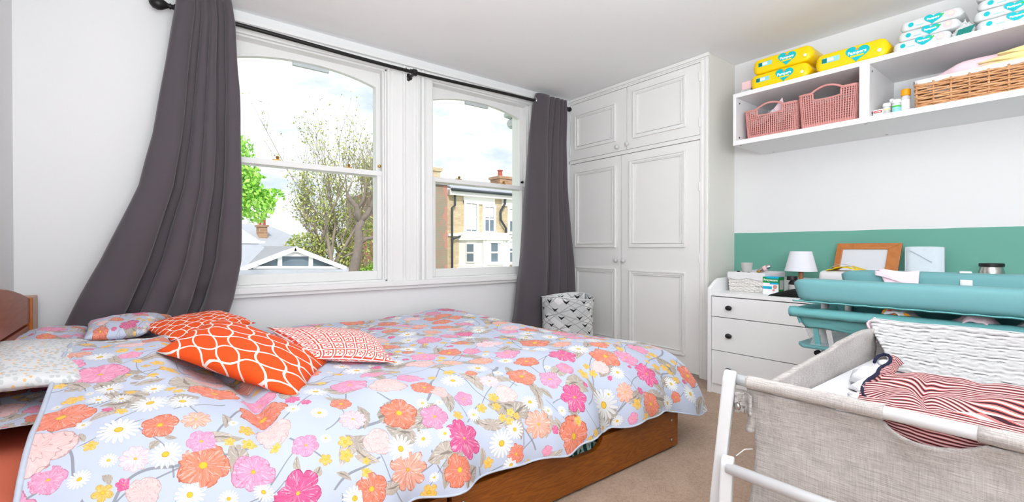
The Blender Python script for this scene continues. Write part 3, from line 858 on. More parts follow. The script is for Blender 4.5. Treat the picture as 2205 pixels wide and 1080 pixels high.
cl = curtain('curtain', 'long charcoal grey curtain swept left, its hem resting behind the bed pillows', 2.245, 0.50,
        ([0.50, .547, .71, .86, 1.039, 1.224, 1.483, 1.77, 2.137, 2.25], [-.315, -.308, -.244, -.178, -.11, -.039, .016, .054, .109, .118]),
        ([0.50, .526, .648, .851, 1.26, 1.769, 2.118, 2.25], [.30, .309, .353, .387, .397, .39, .369, .352]),
        [0, .30, .42, .55, .68, .83, 1.0], [0, .30, .40, .58, .70, .80, 1.0], [.055, .035, .05, .055, .035, .055], depth=[-.06, .02, -.02, -.05, .03, -.04], wr_=.05)
cr = curtain('curtain', 'straight charcoal grey eyelet curtain hanging between right window and wardrobe', 2.205, 0.26,
        ([.26, .342, .743, 1.234, 1.616, 2.081, 2.25], [2.30, 2.318, 2.376, 2.425, 2.464, 2.509, 2.55]),
        ([.26, .518, .808, 1.462, 2.232], [3.0, 2.985, 2.968, 2.903, 2.885]),
        [0, .44, .60, .78, .90, 1.0], [0, .34, .46, .66, .83, 1.0], [.055, .04, .045, .04, .04], depth=[-.06, .01, .0, .01, .0], yb=2.915, wr_=.02)
for (c, x, z) in ((cr, 2.535, RZ(2.54)), (cl, .36, RZ(.36))):
    pts = [(x + .004 * cos(t), 2.93 + .025 * cos(t) - .0, z + .025 * sin(t)) for t in np.linspace(0, 2 * pi, 21)]
    MB().tube(pts, .006, 8, cap=False).build('eyelet', M['steel'], c, smooth=True)
MB().box(2.33, 2.6, 2.842, 2.848, .30, .304).build('hem_stitching', M['curtain'], cr)

# ================================================================== BED
bed = empty('bed', (0.74, 2.09, 0), 'dark stained pine double bed with panelled headboard against left wall', 'bed')
pd = M['pinedark']
YF, YK, XF = 1.21, 2.965, 1.923     # near face, far face, foot face
# near rail drawers with cut-out grips
def rail_front(x0, x1, z0, z1, cut):
    n = 14; pts = [(x0, z0), (x1, z0), (x1, z1)]
    cx, hw, dp = cut
    pts.append((cx + hw + .03, z1))
    for i in range(n + 1):
        t = pi * i / n; pts.append((cx + hw * cos(t), z1 - dp * min(1, sin(t) * 1.25)))
    pts.append((cx - hw - .03, z1)); pts.append((x0, z1))
    return MB().poly([(x, YF, z) for x, z in pts], (0, .022, 0))
d1 = rail_front(.715, XF - .002, .012, .178, (1.30, .10, .045)).build('drawer_front', pd, bed, fixn=True, bevel=.002)
d2 = rail_front(-.43, .700, .012, .178, (.12, .10, .045)).build('drawer_front', pd, bed, fixn=True, bevel=.002)
for par, xs in ((d1, (.755, XF - .055)), (d2, (-.39, .66))):
    for x in xs:
        for z in (.045, .135):
            MB().lathe([(0, .004), (.007, .003), (.008, 0)], (x, YF, z), ax=(0, -1, 0), n=12).build('screw_head', M['steel'], par, smooth=True)
fe = MB(); fe.box(XF - .024, XF, YF + .022, YK, .012, .178)
fe.build('foot_end_board', pd, bed, bevel=.002)
MB().box(-.44, XF, YK - .022, YK, .012, .19).build('far_rail', pd, bed, bevel=.002)
MB().box(-.43, XF - .03, YF + .03, YK - .03, .165, .178).build('slatted_base', M['pinepost'], bed)
MB().box(-.43, XF - .03, YF + .02, YF + .05, .176, .196).build('near_rail_cap', pd, bed, bevel=.004)
MB().box(-.43, XF - .03, YF + .03, YK - .03, .002, .02).build('drawer_bottom', pd, bed)
# headboard
hb = MB()
pts = []
for i in range(17):
    y = 1.25 + (2.86 - 1.25) * i / 16; t = (y - 2.06) / .80
    pts.append((y, .697 + .092 * (1 - t * t)))
o = [( -.432, y, z) for y, z in pts] + [(-.432, 2.86, .60), (-.432, 1.25, .60)]
MB().poly(o, (.026, 0, 0)).build('headboard_panel', M['pinehead'], bed, fixn=True, bevel=.004)
MB().box(-.432, -.408, 1.25, 2.86, .30, .588).build('headboard_panel', M['pinehead'], bed, bevel=.004)
MB().box(-.440, -.428, 1.25, 2.86, .30, .62).build('headboard_batten', M['pinehead'], bed)
for y in (1.17, 2.835):
    MB().box(-.462, -.398, y, y + .125, 0, .708).build('headboard_post', M['pinepost'], bed, bevel=.006)
# mattress
mt_ = MB().box(-.40, XF - .05, YF + .085, YK - .04, .182, .385).build('mattress', M['mattress'], bevel=.03, seg=3, label='pale deep mattress lying on the pine bed frame under the duvet', category='mattress')
# coral fitted sheet: top skin and near skirt
def sheet(u, v):
    x = -.41 + u * .36
    s = v * 1.0
    if s < .25: y = 1.285 - .006 * sin(u * 40); z = .19 + s * .82
    else: y = 1.288 + (s - .25) / .75 * 1.5; z = .397 + .004 * nz(x * 9, y * 9)
    y += .01 * nz(u * 8, v * 5)
    return (x, y, z)
MB().grid(sheet, 50, 50).build('fitted_sheet', M['coralsheet'], smooth=True, solid=.003, label='coral orange sheet showing at bed edge below the floral pillow', category='sheet')
MB().grid(lambda u, v: (.95 + u * .9, 1.25 + v * .13, .178 + .02 * nz(u * 20, v * 7, 2) + .035 * sin(pi * v) * (1 - .7 * u)), 40, 12).build('folded_fabric', M['greenfab'], smooth=True, solid=.004, label='dark teal and white squiggle-patterned fabric in the bed base drawer under duvet', category='bedding')
sp = MB().grid(lambda u, v: (1.20 + u * .24, 1.236 + v * .05, .12 + v * .09 + .012 * nz(u * 9, v * 6, 4)), 20, 10).build('folded_fabric', M['greenfab'], smooth=True, solid=.004)
attach(sp, bpy.data.objects['folded_fabric'])

# ---- duvet: s runs head->foot in X, t near hem -> far
HEMX = [-.3, .0, .6, .87, 1.0, 1.147, 1.254, 1.322, 1.40, 1.435, 1.604, 1.731, 1.83, 1.9, 1.95, 2.0, 2.06]
HEMZ = [.16, .17, .214, .21, .213, .208, .212, .222, .192, .208, .217, .216, .195, .165, .15, .142, .138]
def headx(y):    # the folded head edge of the duvet
    return interp(y, [1.1, 1.17, 1.62, 2.0, 2.56, 2.95], [-.205, -.205, -.21, -.215, -.228, -.24])
def top_z(x, y):
    z = .462 + .012 * nz(x * 1.7, y * 1.7, 5)
    z += .018 * math.exp(-((x - 1.68) / .22) ** 2) * sstep(2.2, 2.9, y)          # hump by the wall
    z -= .07 * sstep(1.72, 2.08, x) * sstep(1.3, 2.9, y) + .035 * sstep(1.6, 2.05, x)
    # pillow under the head end
    pl = sstep(.235, .05, x + .10 * (y - 2.0) * 0 + .05 * sin(y * 4)) * sstep(1.18, 1.42, y)
    z += (.025 + .085 * sstep(1.2, 2.1, y) - .055 * sstep(2.25, 2.6, y)) * pl
    z += .02 * sstep(.05, -.2, x) * sstep(2.3, 2.9, y)
    # wrinkles
    z += .010 * nz(x * 5, y * 3.2, 1) + .006 * nz(x * 12 + y * 4, y * 8, 9) + .0028 * nz(x * 30, y * 24, 4)
    z += .012 * max(0, nz((x + y) * 3.4, (x - y) * 1.1, 21) - .12)
    rid = abs(nz(x * 2.3 + 3, y * 2.3, 12)); z += .010 * (.25 - min(.25, rid)) * 2
    # crease at edge of the pillow lump
    d = (x - (.215 + .03 * sin(y * 5))) ; z -= .030 * math.exp(-(d / .025) ** 2) * sstep(1.2, 1.4, y) * sstep(2.3, 1.7, y)
    return z
def near_edge(x):  # Y of the fold where the top rolls over, and hem Y
    return 1.165
def duvet_profile(x, n_d=26, n_t=110):
    zh = interp(x, HEMX, HEMZ); pts = []
    zh += .004 * sin(x * 37)
    yh = 1.158 + .012 * sin(x * 9.0 + 1) + .008 * sin(x * 23)
    yt = 1.50
    zt = top_z(x, yt)
    for i in range(n_d):
        t = i / n_d
        # superellipse quarter from hem (steep) to the top
        a = t * pi / 2
        y = yh + (yt - yh) * (1 - cos(a) ** .95) if t > 0 else yh
        z = zh + (zt - zh) * sin(a) ** 1.05 if t > 0 else zh
        fl = .020 * sin(x * 15 + 3 * nz(x * 3, 0, 7)) * (1 - t) ** 1.3 + .012 * sin(x * 31 + 2) * (1 - t) ** 2
        y += fl
        if t > 0: z += (top_z(x, min(y, yt)) - zt) * t
        pts.append((y, z))
    for i in range(n_t + 1):
        y = yt + (2.955 - yt) * i / n_t
        z = top_z(x, y) - .05 * sstep(2.86, 2.96, y) * sstep(2.0, 1.0, x) * .3
        pts.append((y, z))
    return pts
NU, ND, NT = 300, 36, 170
xs = [ -.24 + (2.03 + .24) * i / NU for i in range(NU + 1)]
prof = {}
dv, duv = [], []
flat0 = None
for i in range(NU + 1):
    x0 = xs[i]
    pr_ = duvet_profile(x0, ND, NT)
    v = 0; py, pz = pr_[0]
    # measure arc so that v = 0 at y = 1.5 on top
    arc = [0]
    for k in range(1, len(pr_)): arc.append(arc[-1] + math.hypot(pr_[k][0] - pr_[k - 1][0], pr_[k][1] - pr_[k - 1][1]))
    base = arc[ND]
    for k, (y, z) in enumerate(pr_):
        hx = headx(y); x = x0
        w0 = sstep(.1, -.24, x0); x = x0 + (hx + .24) * w0
        tip = sstep(1.75, 2.03, x0) * sstep(1.5, 1.2, y)
        x += .035 * tip
        dv.append((x, y, z)); duv.append((x0, 1.5 + arc[k] - base))
# foot drop
FD = 20
row = len(duvet_profile(0, ND, NT))
foot = []
for j in range(1, FD + 1):
    t = j / FD
    for k in range(row):
        x, y, z = dv[NU * row + k]
        kk = min(1, k / ND)
        drop = (.30 * (kk) ** .8)
        fx = .045 * sin(t * pi / 2) + .012 * sin(y * 19 + 1) * t + .006 * sin(y * 43) * t
        foot.append((x + fx, y, max(.10, z - drop * (1 - cos(t * pi / 2)) ** .8)))
        duv.append((2.03 + t * (.02 + .30 * kk), duv[NU * row + k][1]))
dv += foot
fs = []
for i in range(NU + FD):
    for k in range(row - 1):
        a = i * row + k; fs.append((a, a + row, a + row + 1, a + 1))
mb = MB(); mb.v = dv; mb.f = fs
duvet = mb.build('duvet', M['floral'], smooth=True, label='large pale-blue duvet printed with pink, coral and daisy flowers', category='duvet')
FLOWERS = []   # filled from table below
def hem_strip():
    vs = MB(); n = NU
    pts = [dv[i * row] for i in range(0, NU + 1, 2)]
    vs.tube([(p[0], p[1] - .001, p[2]) for p in pts], .0034, 6)
    return vs.build('hem_piping', M['hem'], duvet, smooth=True)
hem_strip()
he = MB().tube([(dv[k][0] - .001, dv[k][1], dv[k][2]) for k in range(0, row, 2)], .006, 6).build('head_hem', M['hem'], duvet, smooth=True)

# ---- cushions and pillows from four corner points
def cushion(name, c00, c10, c11, c01, thick, m, label, cat, n=26, seed=0, plump=.5, floor=None, group=None, droop=.0, uvs=None, ear=.06):
    c00, c10, c11, c01 = map(Vector, (c00, c10, c11, c01))
    nrm = ((c10 - c00).cross(c01 - c00) + (c11 - c10).cross(c11 - c01)).normalized()
    if nrm.z < 0: nrm = -nrm
    vs, fs, uv = [], [], []
    def P(u, v, side):
        p = (c00 * (1 - u) * (1 - v) + c10 * u * (1 - v) + c11 * u * v + c01 * (1 - u) * v)
        cc = (c00 + c10 + c11 + c01) / 4
        # edges pull in between the corners
        pull = ear * (sin(pi * u) * (1 if (v < .5) else 1) * (abs(2 * v - 1) ** 3) + sin(pi * v) * (abs(2 * u - 1) ** 3))
        p = p.lerp(cc, pull)
        b = (max(0, sin(pi * u)) ** plump) * (max(0, sin(pi * v)) ** plump)
        w = .0035 * nz(u * 9 + seed, v * 9, seed) + .012 * nz(u * 3 + seed, v * 3, seed + 5) * b
        return p + nrm * (side * thick * .5 * b * (1 if side > 0 else .72) + w - droop * 0)
    for side in (1, -1):
        base = len(vs)
        for j in range(n + 1):
            for i in range(n + 1):
                vs.append(P(i / n, j / n, side)); uv.append((i / n, j / n))
        for j in range(n):
            for i in range(n):
                a = base + j * (n + 1) + i
                f = (a, a + 1, a + n + 2, a + n + 1); fs.append(f if side > 0 else f[::-1])
    mb = MB(); mb.v = [tuple(v) for v in vs]; mb.f = fs
    o = mb.build(name, m, smooth=True, label=label, category=cat, group=group)
    bm = bmesh.new(); bm.from_mesh(o.data)
    lay = bm.verts.layers.float_vector.new('cuv')
    for v, q in zip(bm.verts, uv): v[lay] = (q[0], q[1], 0)
    bmesh.ops.remove_doubles(bm, verts=bm.verts[:], dist=1e-5)
    uvl = [(v[lay][0], v[lay][1]) for v in bm.verts]
    if nrm.dot(Vector((0, 0, 1))) and ((c10 - c00).cross(c01 - c00)).z < 0: bmesh.ops.reverse_faces(bm, faces=bm.faces[:])
    bm.to_mesh(o.data); bm.free()
    o.data.polygons.foreach_set('use_smooth', [True] * len(o.data.polygons))
    if uvs is None: set_uv(o, lambda i, c: uvl[i])
    else: o['tmp'] = 1; return o, [(a * uvs[0], b * uvs[1]) for a, b in uvl]
    return o
# seams of the cushions as thin piping
def seam(parent, pts, m, r=.003):
    MB().tube(pts, r, 6).build('seam', m, parent, smooth=True)

cushion('cushion', (.013, 1.936, .575), (.344, 1.47, .470), (.565, 1.90, .475), (.25, 2.45, .600), .17, M['orange1'],
        'bright orange cushion with white wavy lattice, front of three on the bed', 'cushion', seed=2)
cushion('cushion', (-.050, 2.537, .585), (.062, 2.16, .570), (.40, 2.50, .560), (.27, 2.90, .585), .09, M['orange2'],
        'orange cushion with finer white lattice, half hidden behind the front orange one', 'cushion', seed=5)
cushion('cushion', (.41, 2.33, .560), (.47, 1.85, .500), (.755, 1.70, .470), (.88, 2.36, .480), .16, M['red'],
        'white and red diamond-patterned cushion leaning beside the orange cushion', 'cushion', seed=9, ear=.1)
pil1, u1 = cushion('pillow', (-.44, 1.66, .468), (-.17, 1.66, .472), (-.17, 2.28, .50), (-.44, 2.28, .50), .12, M['floral'],
        'floral pillow with blush flowers lying under the small-print pillow by the headboard', 'pillow', seed=3, plump=.35, uvs=(.5, .9), n=34)
pil3, u3 = cushion('pillow', (-.44, 2.42, .53), (-.20, 2.42, .535), (-.20, 2.93, .545), (-.43, 2.93, .545), .10, M['floral'],
        'floral pillow with pink flowers at the far corner beside the headboard post', 'pillow', seed=7, plump=.35, uvs=(.5, .8), n=34)
pil2 = cushion('pillow', (-.45, 1.72, .562), (-.15, 1.76, .545), (-.17, 2.46, .550), (-.45, 2.46, .575), .08, M['ditsy'],
        'pale pillow in small grey leaf print lying on top near the headboard', 'pillow', seed=4, plump=.3)
for lp_ in pil2.data.uv_layers[0].data: lp_.uv = (lp_.uv[0] * .6, lp_.uv[1] * 1.0)
pil4, u4 = cushion('pillow', (-.20, 2.36, .575), (-.02, 2.34, .58), (.10, 2.88, .575), (-.23, 2.90, .575), .10, M['floral'],
        'floral pillow end peeking above the duvet in front of the left curtain', 'pillow', seed=11, plump=.4, uvs=(.5, .6), n=34)
for p_, u_, sd_, fl_ in ((pil1, u1, 21, [(.30, .28, 'blush', .10, 1.0), (.42, .55, 'hot', .07, .4), (.30, .55, 'coral', .08, 0), (.45, .1, 'coral', .06, 0), (.18, .42, 'leaf', .09, 2.2)]),
                    (pil3, u3, 31, [(.3, .4, 'pink', .09, 0), (.25, .65, 'coral', .07, 0), (.4, .2, 'pink', .05, 0)]), (pil4, u4, 41, [])):
    apply_floral(p_, u_, fill_flowers(fl_, 0, .55, 0, .95, sd_)); del p_['tmp']
KNOWN = [(-0.137,1.814,'pink',0.081,0.0),(-0.198,1.530,'coral',0.072,1.7),(-0.229,1.407,'blush',0.078,3.4),(-0.198,1.315,'pink',0.034,5.1),(-0.145,1.293,'daisy',0.024,0.5),(-0.076,1.413,'daisy',0.050,2.2),(-0.151,1.467,'daisy',0.020,3.9),(-0.008,1.520,'daisy',0.050,5.6),(0.066,1.503,'daisy',0.042,1.0),(-0.130,1.607,'daisy',0.031,2.7),(-0.077,1.590,'daisy',0.029,4.4),(-0.093,1.323,'daisy',0.021,6.1),(0.022,1.313,'daisy',0.038,1.6),(0.012,1.408,'coral',0.045,3.3),(-0.183,1.635,'yellow',0.027,5.0),(-0.130,1.377,'yellow',0.017,0.4),(-0.100,1.245,'yellow',0.022,2.1),(0.043,1.805,'yellow',0.032,3.8),(-0.001,1.737,'yellow',0.018,5.5),(0.060,1.583,'yellow',0.017,0.9),(-0.018,1.835,'yellow',0.016,2.6),(-0.040,1.316,'fringe',0.036,4.3),(-0.061,1.256,'hot',0.017,6.0),(-0.023,1.234,'blush',0.039,1.4),(-0.190,1.711,'leaf',0.038,3.1),(-0.086,1.514,'leaf',0.038,4.8),(-0.009,1.696,'leaf',0.045,0.2),(-0.152,1.411,'bud',0.018,1.9),(-0.049,1.700,'bud',0.016,3.6),(-0.092,1.276,'bud',0.015,5.3),(-0.002,1.349,'bud',0.016,0.8),(0.030,1.359,'leaf',0.019,2.5),(-0.167,2.755,'pink',0.049,4.2),(-0.063,1.960,'pink',0.037,5.9),(0.254,1.539,'pink',0.050,1.3),(0.246,1.436,'coral',0.062,3.0),(0.156,1.396,'leaf',0.031,4.7),(0.255,1.334,'blush',0.047,0.1),(0.096,1.330,'pink',0.033,1.8),(0.096,1.266,'coral',0.057,3.5),(0.194,1.232,'pink',0.048,5.2),(0.316,1.256,'pink',0.035,0.6),(0.368,1.265,'daisy',0.016,2.3),(0.376,1.362,'daisy',0.026,4.0),(0.210,1.184,'daisy',0.024,5.7),(0.140,1.182,'daisy',0.022,1.1),(0.067,1.205,'daisy',0.034,2.8),(0.278,1.147,'hot',0.057,4.5),(0.454,1.312,'fringe',0.040,6.2),(0.413,1.243,'yellow',0.021,1.7),(0.406,1.204,'yellow',0.019,3.4),(0.354,1.205,'yellow',0.017,5.1),(0.452,1.177,'yellow',0.012,0.5),(0.446,1.149,'yellow',0.015,2.2),(0.329,1.177,'bud',0.016,3.9),(0.392,1.156,'leaf',0.022,5.6),(0.187,1.297,'leaf',0.022,1.0),(0.165,1.327,'leaf',0.022,2.7),(0.249,1.287,'yellow',0.015,4.4),(0.089,1.403,'peach',0.034,6.1),(0.445,1.393,'coral',0.033,1.5),(0.407,1.096,'daisy',0.034,3.2),(0.589,1.295,'coral',0.059,4.9),(0.687,1.251,'pink',0.045,0.3),(0.824,1.308,'pink',0.033,2.0),(0.756,1.167,'hot',0.065,3.7),(0.754,1.358,'blush',0.037,5.4),(0.718,1.392,'coral',0.049,0.9),(0.497,1.222,'blush',0.044,2.6),(0.982,1.283,'blush',0.046,4.3),(0.961,1.359,'fringe',0.039,6.0),(1.103,1.350,'coral',0.061,1.4),(0.695,1.189,'daisy',0.025,3.1),(0.632,1.197,'daisy',0.028,4.8),(0.558,1.187,'daisy',0.044,0.2),(0.891,1.128,'daisy',0.047,1.9),(0.951,1.153,'daisy',0.035,3.6),(1.050,1.223,'daisy',0.033,5.3),(0.928,1.280,'yellow',0.022,0.7),(0.920,1.244,'yellow',0.019,2.4),(0.867,1.255,'yellow',0.019,4.1),(0.960,1.210,'yellow',0.017,5.8),(0.975,1.193,'yellow',0.015,1.2),(0.944,1.185,'yellow',0.018,2.9),(0.922,1.201,'yellow',0.016,4.6),(0.717,1.495,'pink',0.050,0.1),(0.634,1.617,'pink',0.052,1.8),(1.209,1.580,'pink',0.057,3.5),(1.207,2.068,'pink',0.053,5.2),(1.126,1.727,'pink',0.042,0.6),(1.035,1.772,'coral',0.055,2.3),(1.162,1.892,'coral',0.048,4.0),(0.898,1.890,'coral',0.031,5.7),(1.073,1.580,'peach',0.056,1.1),(0.930,1.433,'coral',0.024,2.8),(1.207,1.447,'coral',0.056,4.5),(1.189,2.399,'coral',0.039,6.2),(0.831,1.225,'bud',0.023,1.6),(0.890,1.188,'leaf',0.029,3.3),(0.606,1.220,'leaf',0.027,5.0),(1.565,1.336,'coral',0.073,0.4),(1.679,1.310,'pink',0.059,2.1),(1.490,1.294,'blush',0.042,3.8),(1.308,1.322,'pink',0.039,5.5),(1.709,1.205,'hot',0.063,1.0),(1.201,1.293,'pink',0.047,2.7),(1.247,1.189,'hot',0.061,4.4),(1.042,1.142,'peach',0.051,6.1),(1.520,1.153,'peach',0.041,1.5),(1.179,1.067,'coral',0.077,3.2),(1.646,1.079,'coral',0.055,4.9),(0.937,1.079,'coral',0.034,0.3),(1.836,1.094,'coral',0.027,2.0),(1.051,1.051,'pink',0.018,3.7),(1.518,1.049,'pink',0.023,5.4),(1.414,1.146,'daisy',0.069,0.8),(1.390,1.062,'daisy',0.043,2.5),(1.777,1.072,'daisy',0.038,4.2),(1.542,1.237,'daisy',0.035,5.9),(1.838,1.154,'daisy',0.037,1.3),(1.163,1.161,'daisy',0.022,3.0),(1.452,1.177,'daisy',0.023,4.7),(1.433,1.317,'yellow',0.019,0.2),(1.435,1.277,'yellow',0.022,1.9),(1.382,1.284,'yellow',0.028,3.6),(1.216,1.107,'yellow',0.023,5.3),(1.890,1.330,'yellow',0.027,0.7),(1.867,1.236,'yellow',0.023,2.4),(1.876,1.209,'yellow',0.017,4.1),(1.881,1.170,'yellow',0.021,5.8),(1.722,1.651,'pink',0.080,1.2),(1.651,1.451,'coral',0.048,2.9),(1.860,1.388,'pink',0.054,4.6),(1.507,1.550,'peach',0.048,0.0),(1.383,1.208,'leaf',0.050,1.7),(1.566,1.108,'leaf',0.053,3.4),(1.117,1.122,'leaf',0.046,5.1),(1.323,1.246,'bud',0.028,0.5),(1.209,1.131,'bud',0.024,2.2),(0.451,1.106,'coral',0.044,3.9),(0.567,1.129,'peach',0.061,5.6),(0.708,1.078,'coral',0.049,1.1),(0.913,1.052,'daisy',0.032,2.8),(0.822,1.109,'leaf',0.032,4.5),(0.589,2.055,'coral',0.020,6.2),(0.286,1.213,'leaf',0.022,1.6)] #KNOWN#
apply_floral(duvet, duv, fill_flowers(KNOWN, -.3, 2.4, 1.0, 3.0, 77))

# ================================================================== FABRIC BIN
def bin_():
    t = empty('storage_bin', (2.63, 2.62, 0), 'round fabric storage bin with black, grey and white geometric print by the wardrobe', 'storage bin')
    cx, cy = 2.61, 2.62
    mb = MB(); nu, nv = 48, 20; vs = []
    def P(u, v, rr=0):
        a = 2 * pi * u; r = .196 + .010 * v + .006 * nz(cos(a) * 2, sin(a) * 2, v * 3) - rr
        return (cx + r * cos(a) * .98, cy + r * sin(a), .0 + .535 * v + (.012 * sin(a * 2 + 1) if v > .95 else 0))
    mb.grid(P, nu, nv)
    o = mb.build('bin_wall', M['bin'], t, smooth=True, solid=.006, offset=-1)
    set_uv(o, lambda i, c: ((i % (nu + 1)) / nu, (i // (nu + 1)) / nv))
    MB().lathe([(0, .01), (.19, .01), (.19, .0)], (cx, cy, 0), n=32).build('bin_base', M['whitecloth'], t)
    pts = [P(u, 1.0) for u in np.linspace(0, 1, 40)]
    MB().tube([(p[0], p[1], p[2]) for p in pts], .005, 6, cap=False).build('rim_piping', M['whitecloth'], t, smooth=True)
    h = MB(); a0 = -.55
    h.tube([(cx + .207 * cos(a), cy + .207 * sin(a), .50 + .03 * sin((a - a0) / .5 * pi)) for a in np.linspace(a0, a0 + .5, 10)], .008, 8)
    h.build('bin_handle', M['blackcloth'], t, smooth=True)
bin_()

# ================================================================== CHEST OF DRAWERS
CX, CY1, CY0, CT = 2.812, 1.56, -.10, .638
ch = empty('chest_of_drawers', (3.1, .73, 0), 'white six-drawer chest with dark knobs and a raised back edge below the shelf', 'chest of drawers')
wh = M['white']
def side(y0, y1):
    pts = [(CX - .006, 0), (XR - .02, 0), (XR - .02, .722), (CX + .11, .722), (CX + .07, .708), (CX + .01, .672), (CX - .006, .660)]
    return MB().poly([(x, y0, z) for x, z in pts], (0, y1 - y0, 0)).build('side_panel', wh, ch, fixn=True, bevel=.003)
side(CY1 - .022, CY1); side(CY0, CY0 + .022)
MB().box(CX - .002, XR - .04, CY0 + .022, CY1 - .022, CT - .022, CT).build('top_board', wh, ch, bevel=.002)
MB().box(XR - .04, XR - .02, CY0 + .022, CY1 - .022, 0.02, .722).build('back_panel', wh, ch, bevel=.002)
MB().box(CX + .012, CX + .03, CY0 + .022, CY1 - .022, 0, .062).build('plinth', wh, ch)
mid = (CY0 + CY1) / 2
MB().box(CX, XR - .04, mid - .01, mid + .01, .04, CT - .022).build('centre_partition', wh, ch)
MB().box(CX + .02, XR - .04, CY0 + .022, CY1 - .022, .05, .06).build('bottom_board', wh, ch)
for (a, b) in ((mid + .004, CY1 - .026), (CY0 + .026, mid - .004)):
    for (z0, z1) in ((.487, .611), (.275, .483), (.062, .271)):
        dr = MB().box(CX + .0, CX + .018, a, b, z0, z1).build('drawer', wh, ch, bevel=.002)
        for ky in (b - .116, a + .116):
            kz = z0 + (z1 - z0) * .5 if z1 - z0 < .15 else z0 + (z1 - z0) * .49
            k = MB().lathe([(0, .026), (.013, .025), (.021, .018), (.019, .012), (.009, .008), (.008, 0)], (CX, ky, kz), ax=(-1, 0, 0), n=16)
            k.v = [(x, y, kz + (z - kz) * .75) for x, y, z in k.v]
            k.build('drawer_knob', M['knobdark'], dr, smooth=True)

# ---- things on the chest
R_ = (0, -1, 0); U_ = (0, 0, 1)      # reading direction and up for faces turned to the room
def basket_weave(o_name, parent, m, x0, x1, y0, y1, z0, z1, rows, stakes_x, stakes_y, r, flare=.0, stake_r=None, bulge=.004):
    """woven rows as wavy tubes round a rectangle, joined"""
    mb = MB()
    per = []
    def ring(z, ph, off):
        t = (z - z0) / (z1 - z0); f = flare * t
        c = [(x0 - f, y0 - f), (x1 + f, y0 - f), (x1 + f, y1 + f), (x0 - f, y1 + f)]
        pts = []
        for k in range(4):
            a, b = c[k], c[(k + 1) % 4]; n = (stakes_y if k in (1, 3) else stakes_x) * 4
            L = math.hypot(b[0] - a[0], b[1] - a[1]); nx, ny = (b[1] - a[1]) / L, -(b[0] - a[0]) / L
            for i in range(n):
                s = i / n; w = bulge * cos(pi * (i / 4 * 1.0) + ph * pi)
                pts.append((a[0] + (b[0] - a[0]) * s + nx * w, a[1] + (b[1] - a[1]) * s + ny * w, z + off * (s - .5)))
        pts.append(pts[0]); return pts
    rg = random.Random(5)
    for i in range(rows):
        z = z0 + (z1 - z0) * (i + .5) / rows
        mb.tube(ring(z, i % 2, rg.uniform(-.006, .006) * (1 if rows > 6 else .3)), r * rg.uniform(.85, 1.15), 6, cap=False)
    return mb
# white wicker basket with liner
wb = empty('wicker_basket', (3.07, 1.42, CT), 'small white wicker basket with fabric liner at the left end of the chest', 'basket')
bx0, bx1, by0, by1 = 2.975, 3.25, 1.292, 1.497
mbw = basket_weave('weave', wb, None, bx0, bx1, by0, by1, CT + .004, CT + .112, 12, 12, 12, .0052, flare=.008, bulge=.0035)
mbw.build('weave', M['whitewicker'], wb, smooth=True, kind='stuff')
stk = MB()
for i in range(13):
    y = by0 + (by1 - by0) * i / 12
    stk.tube([(bx0, y, CT + .002), (bx0 - .008, y, CT + .115)], .0045, 6)
for i in range(13):
    x = bx0 + (bx1 - bx0) * i / 12
    for yy, s in ((by0, -1), (by1, 1)): stk.tube([(x, yy, CT + .002), (x, yy + .008 * s, CT + .115)], .0045, 6)
stk.build('stakes', M['whitewicker'], wb, smooth=True, kind='stuff')
MB().box(bx0, bx1, by0, by1, CT, CT + .006).build('basket_base', M['whitewicker'], wb)
def liner(u, v):
    P = [(bx0 - .014, by0 - .014), (bx1 + .014, by0 - .014), (bx1 + .014, by1 + .014), (bx0 - .014, by1 + .014)]
    s = u * 4; k = int(s) % 4; t = s - int(s); a, b = P[k], P[(k + 1) % 4]
    x = a[0] + (b[0] - a[0]) * t; y = a[1] + (b[1] - a[1]) * t
    z = CT + .082 + v * .045 + .006 * sin(u * 44) * (1 - v)
    cxm, cym = (bx0 + bx1) / 2, (by0 + by1) / 2
    k_ = -.10 * max(0, v - .8) * 5 * .3 + .01 * sin(u * 60) * (1 - v) * .5
    return (x + (cxm - x) * (-k_), y + (cym - y) * (-k_), z)
MB().grid(liner, 96, 8).build('liner', M['whitecloth'], wb, smooth=True, solid=.004)
MB().grid(lambda u, v: (bx0 + .01 + u * (bx1 - bx0 - .02), by0 + .01 + v * (by1 - by0 - .02), CT + .112 + .022 * nz(u * 6, v * 6, 2) + .02 * sin(pi * u) * sin(pi * v)), 24, 20).build('bundled_cloth', M['whitecloth'], smooth=True, solid=.004, label='crumpled white cloth heaped inside the white wicker basket', category='cloth')
cup = MB().lathe([(.0, .0), (.026, .0), (.036, .078), (.0345, .078), (.025, .004), (0, .004)], (3.02, 1.412, CT + .108), n=22)
cup.build('plastic_cup', M['clear'], smooth=False, auto=.7, label='upright translucent grey plastic cup standing in the white wicker basket', category='cup')
tb = empty('tube_of_cream', (3.06, 1.31, CT + .13), 'silver-grey cream tube lying tilted on the white basket cloth', 'tube')
ax = Vector((.1, -.78, .42)).normalized()
MB().lathe([(0, 0), (.012, 0), (.013, .012), (.0165, .018), (.0165, .07), (.012, .082), (0, .084)], (3.02, 1.345, CT + .13), ax=ax, n=16).build('tube_body', M['steel'], tb, auto=.6)
MB().lathe([(.0168, 0), (.0172, .0), (.0172, .02), (.0168, .02)], Vector((3.02, 1.345, CT + .13)) + ax * .04, ax=ax, n=16).build('label_band', M['pinkink'], tb)
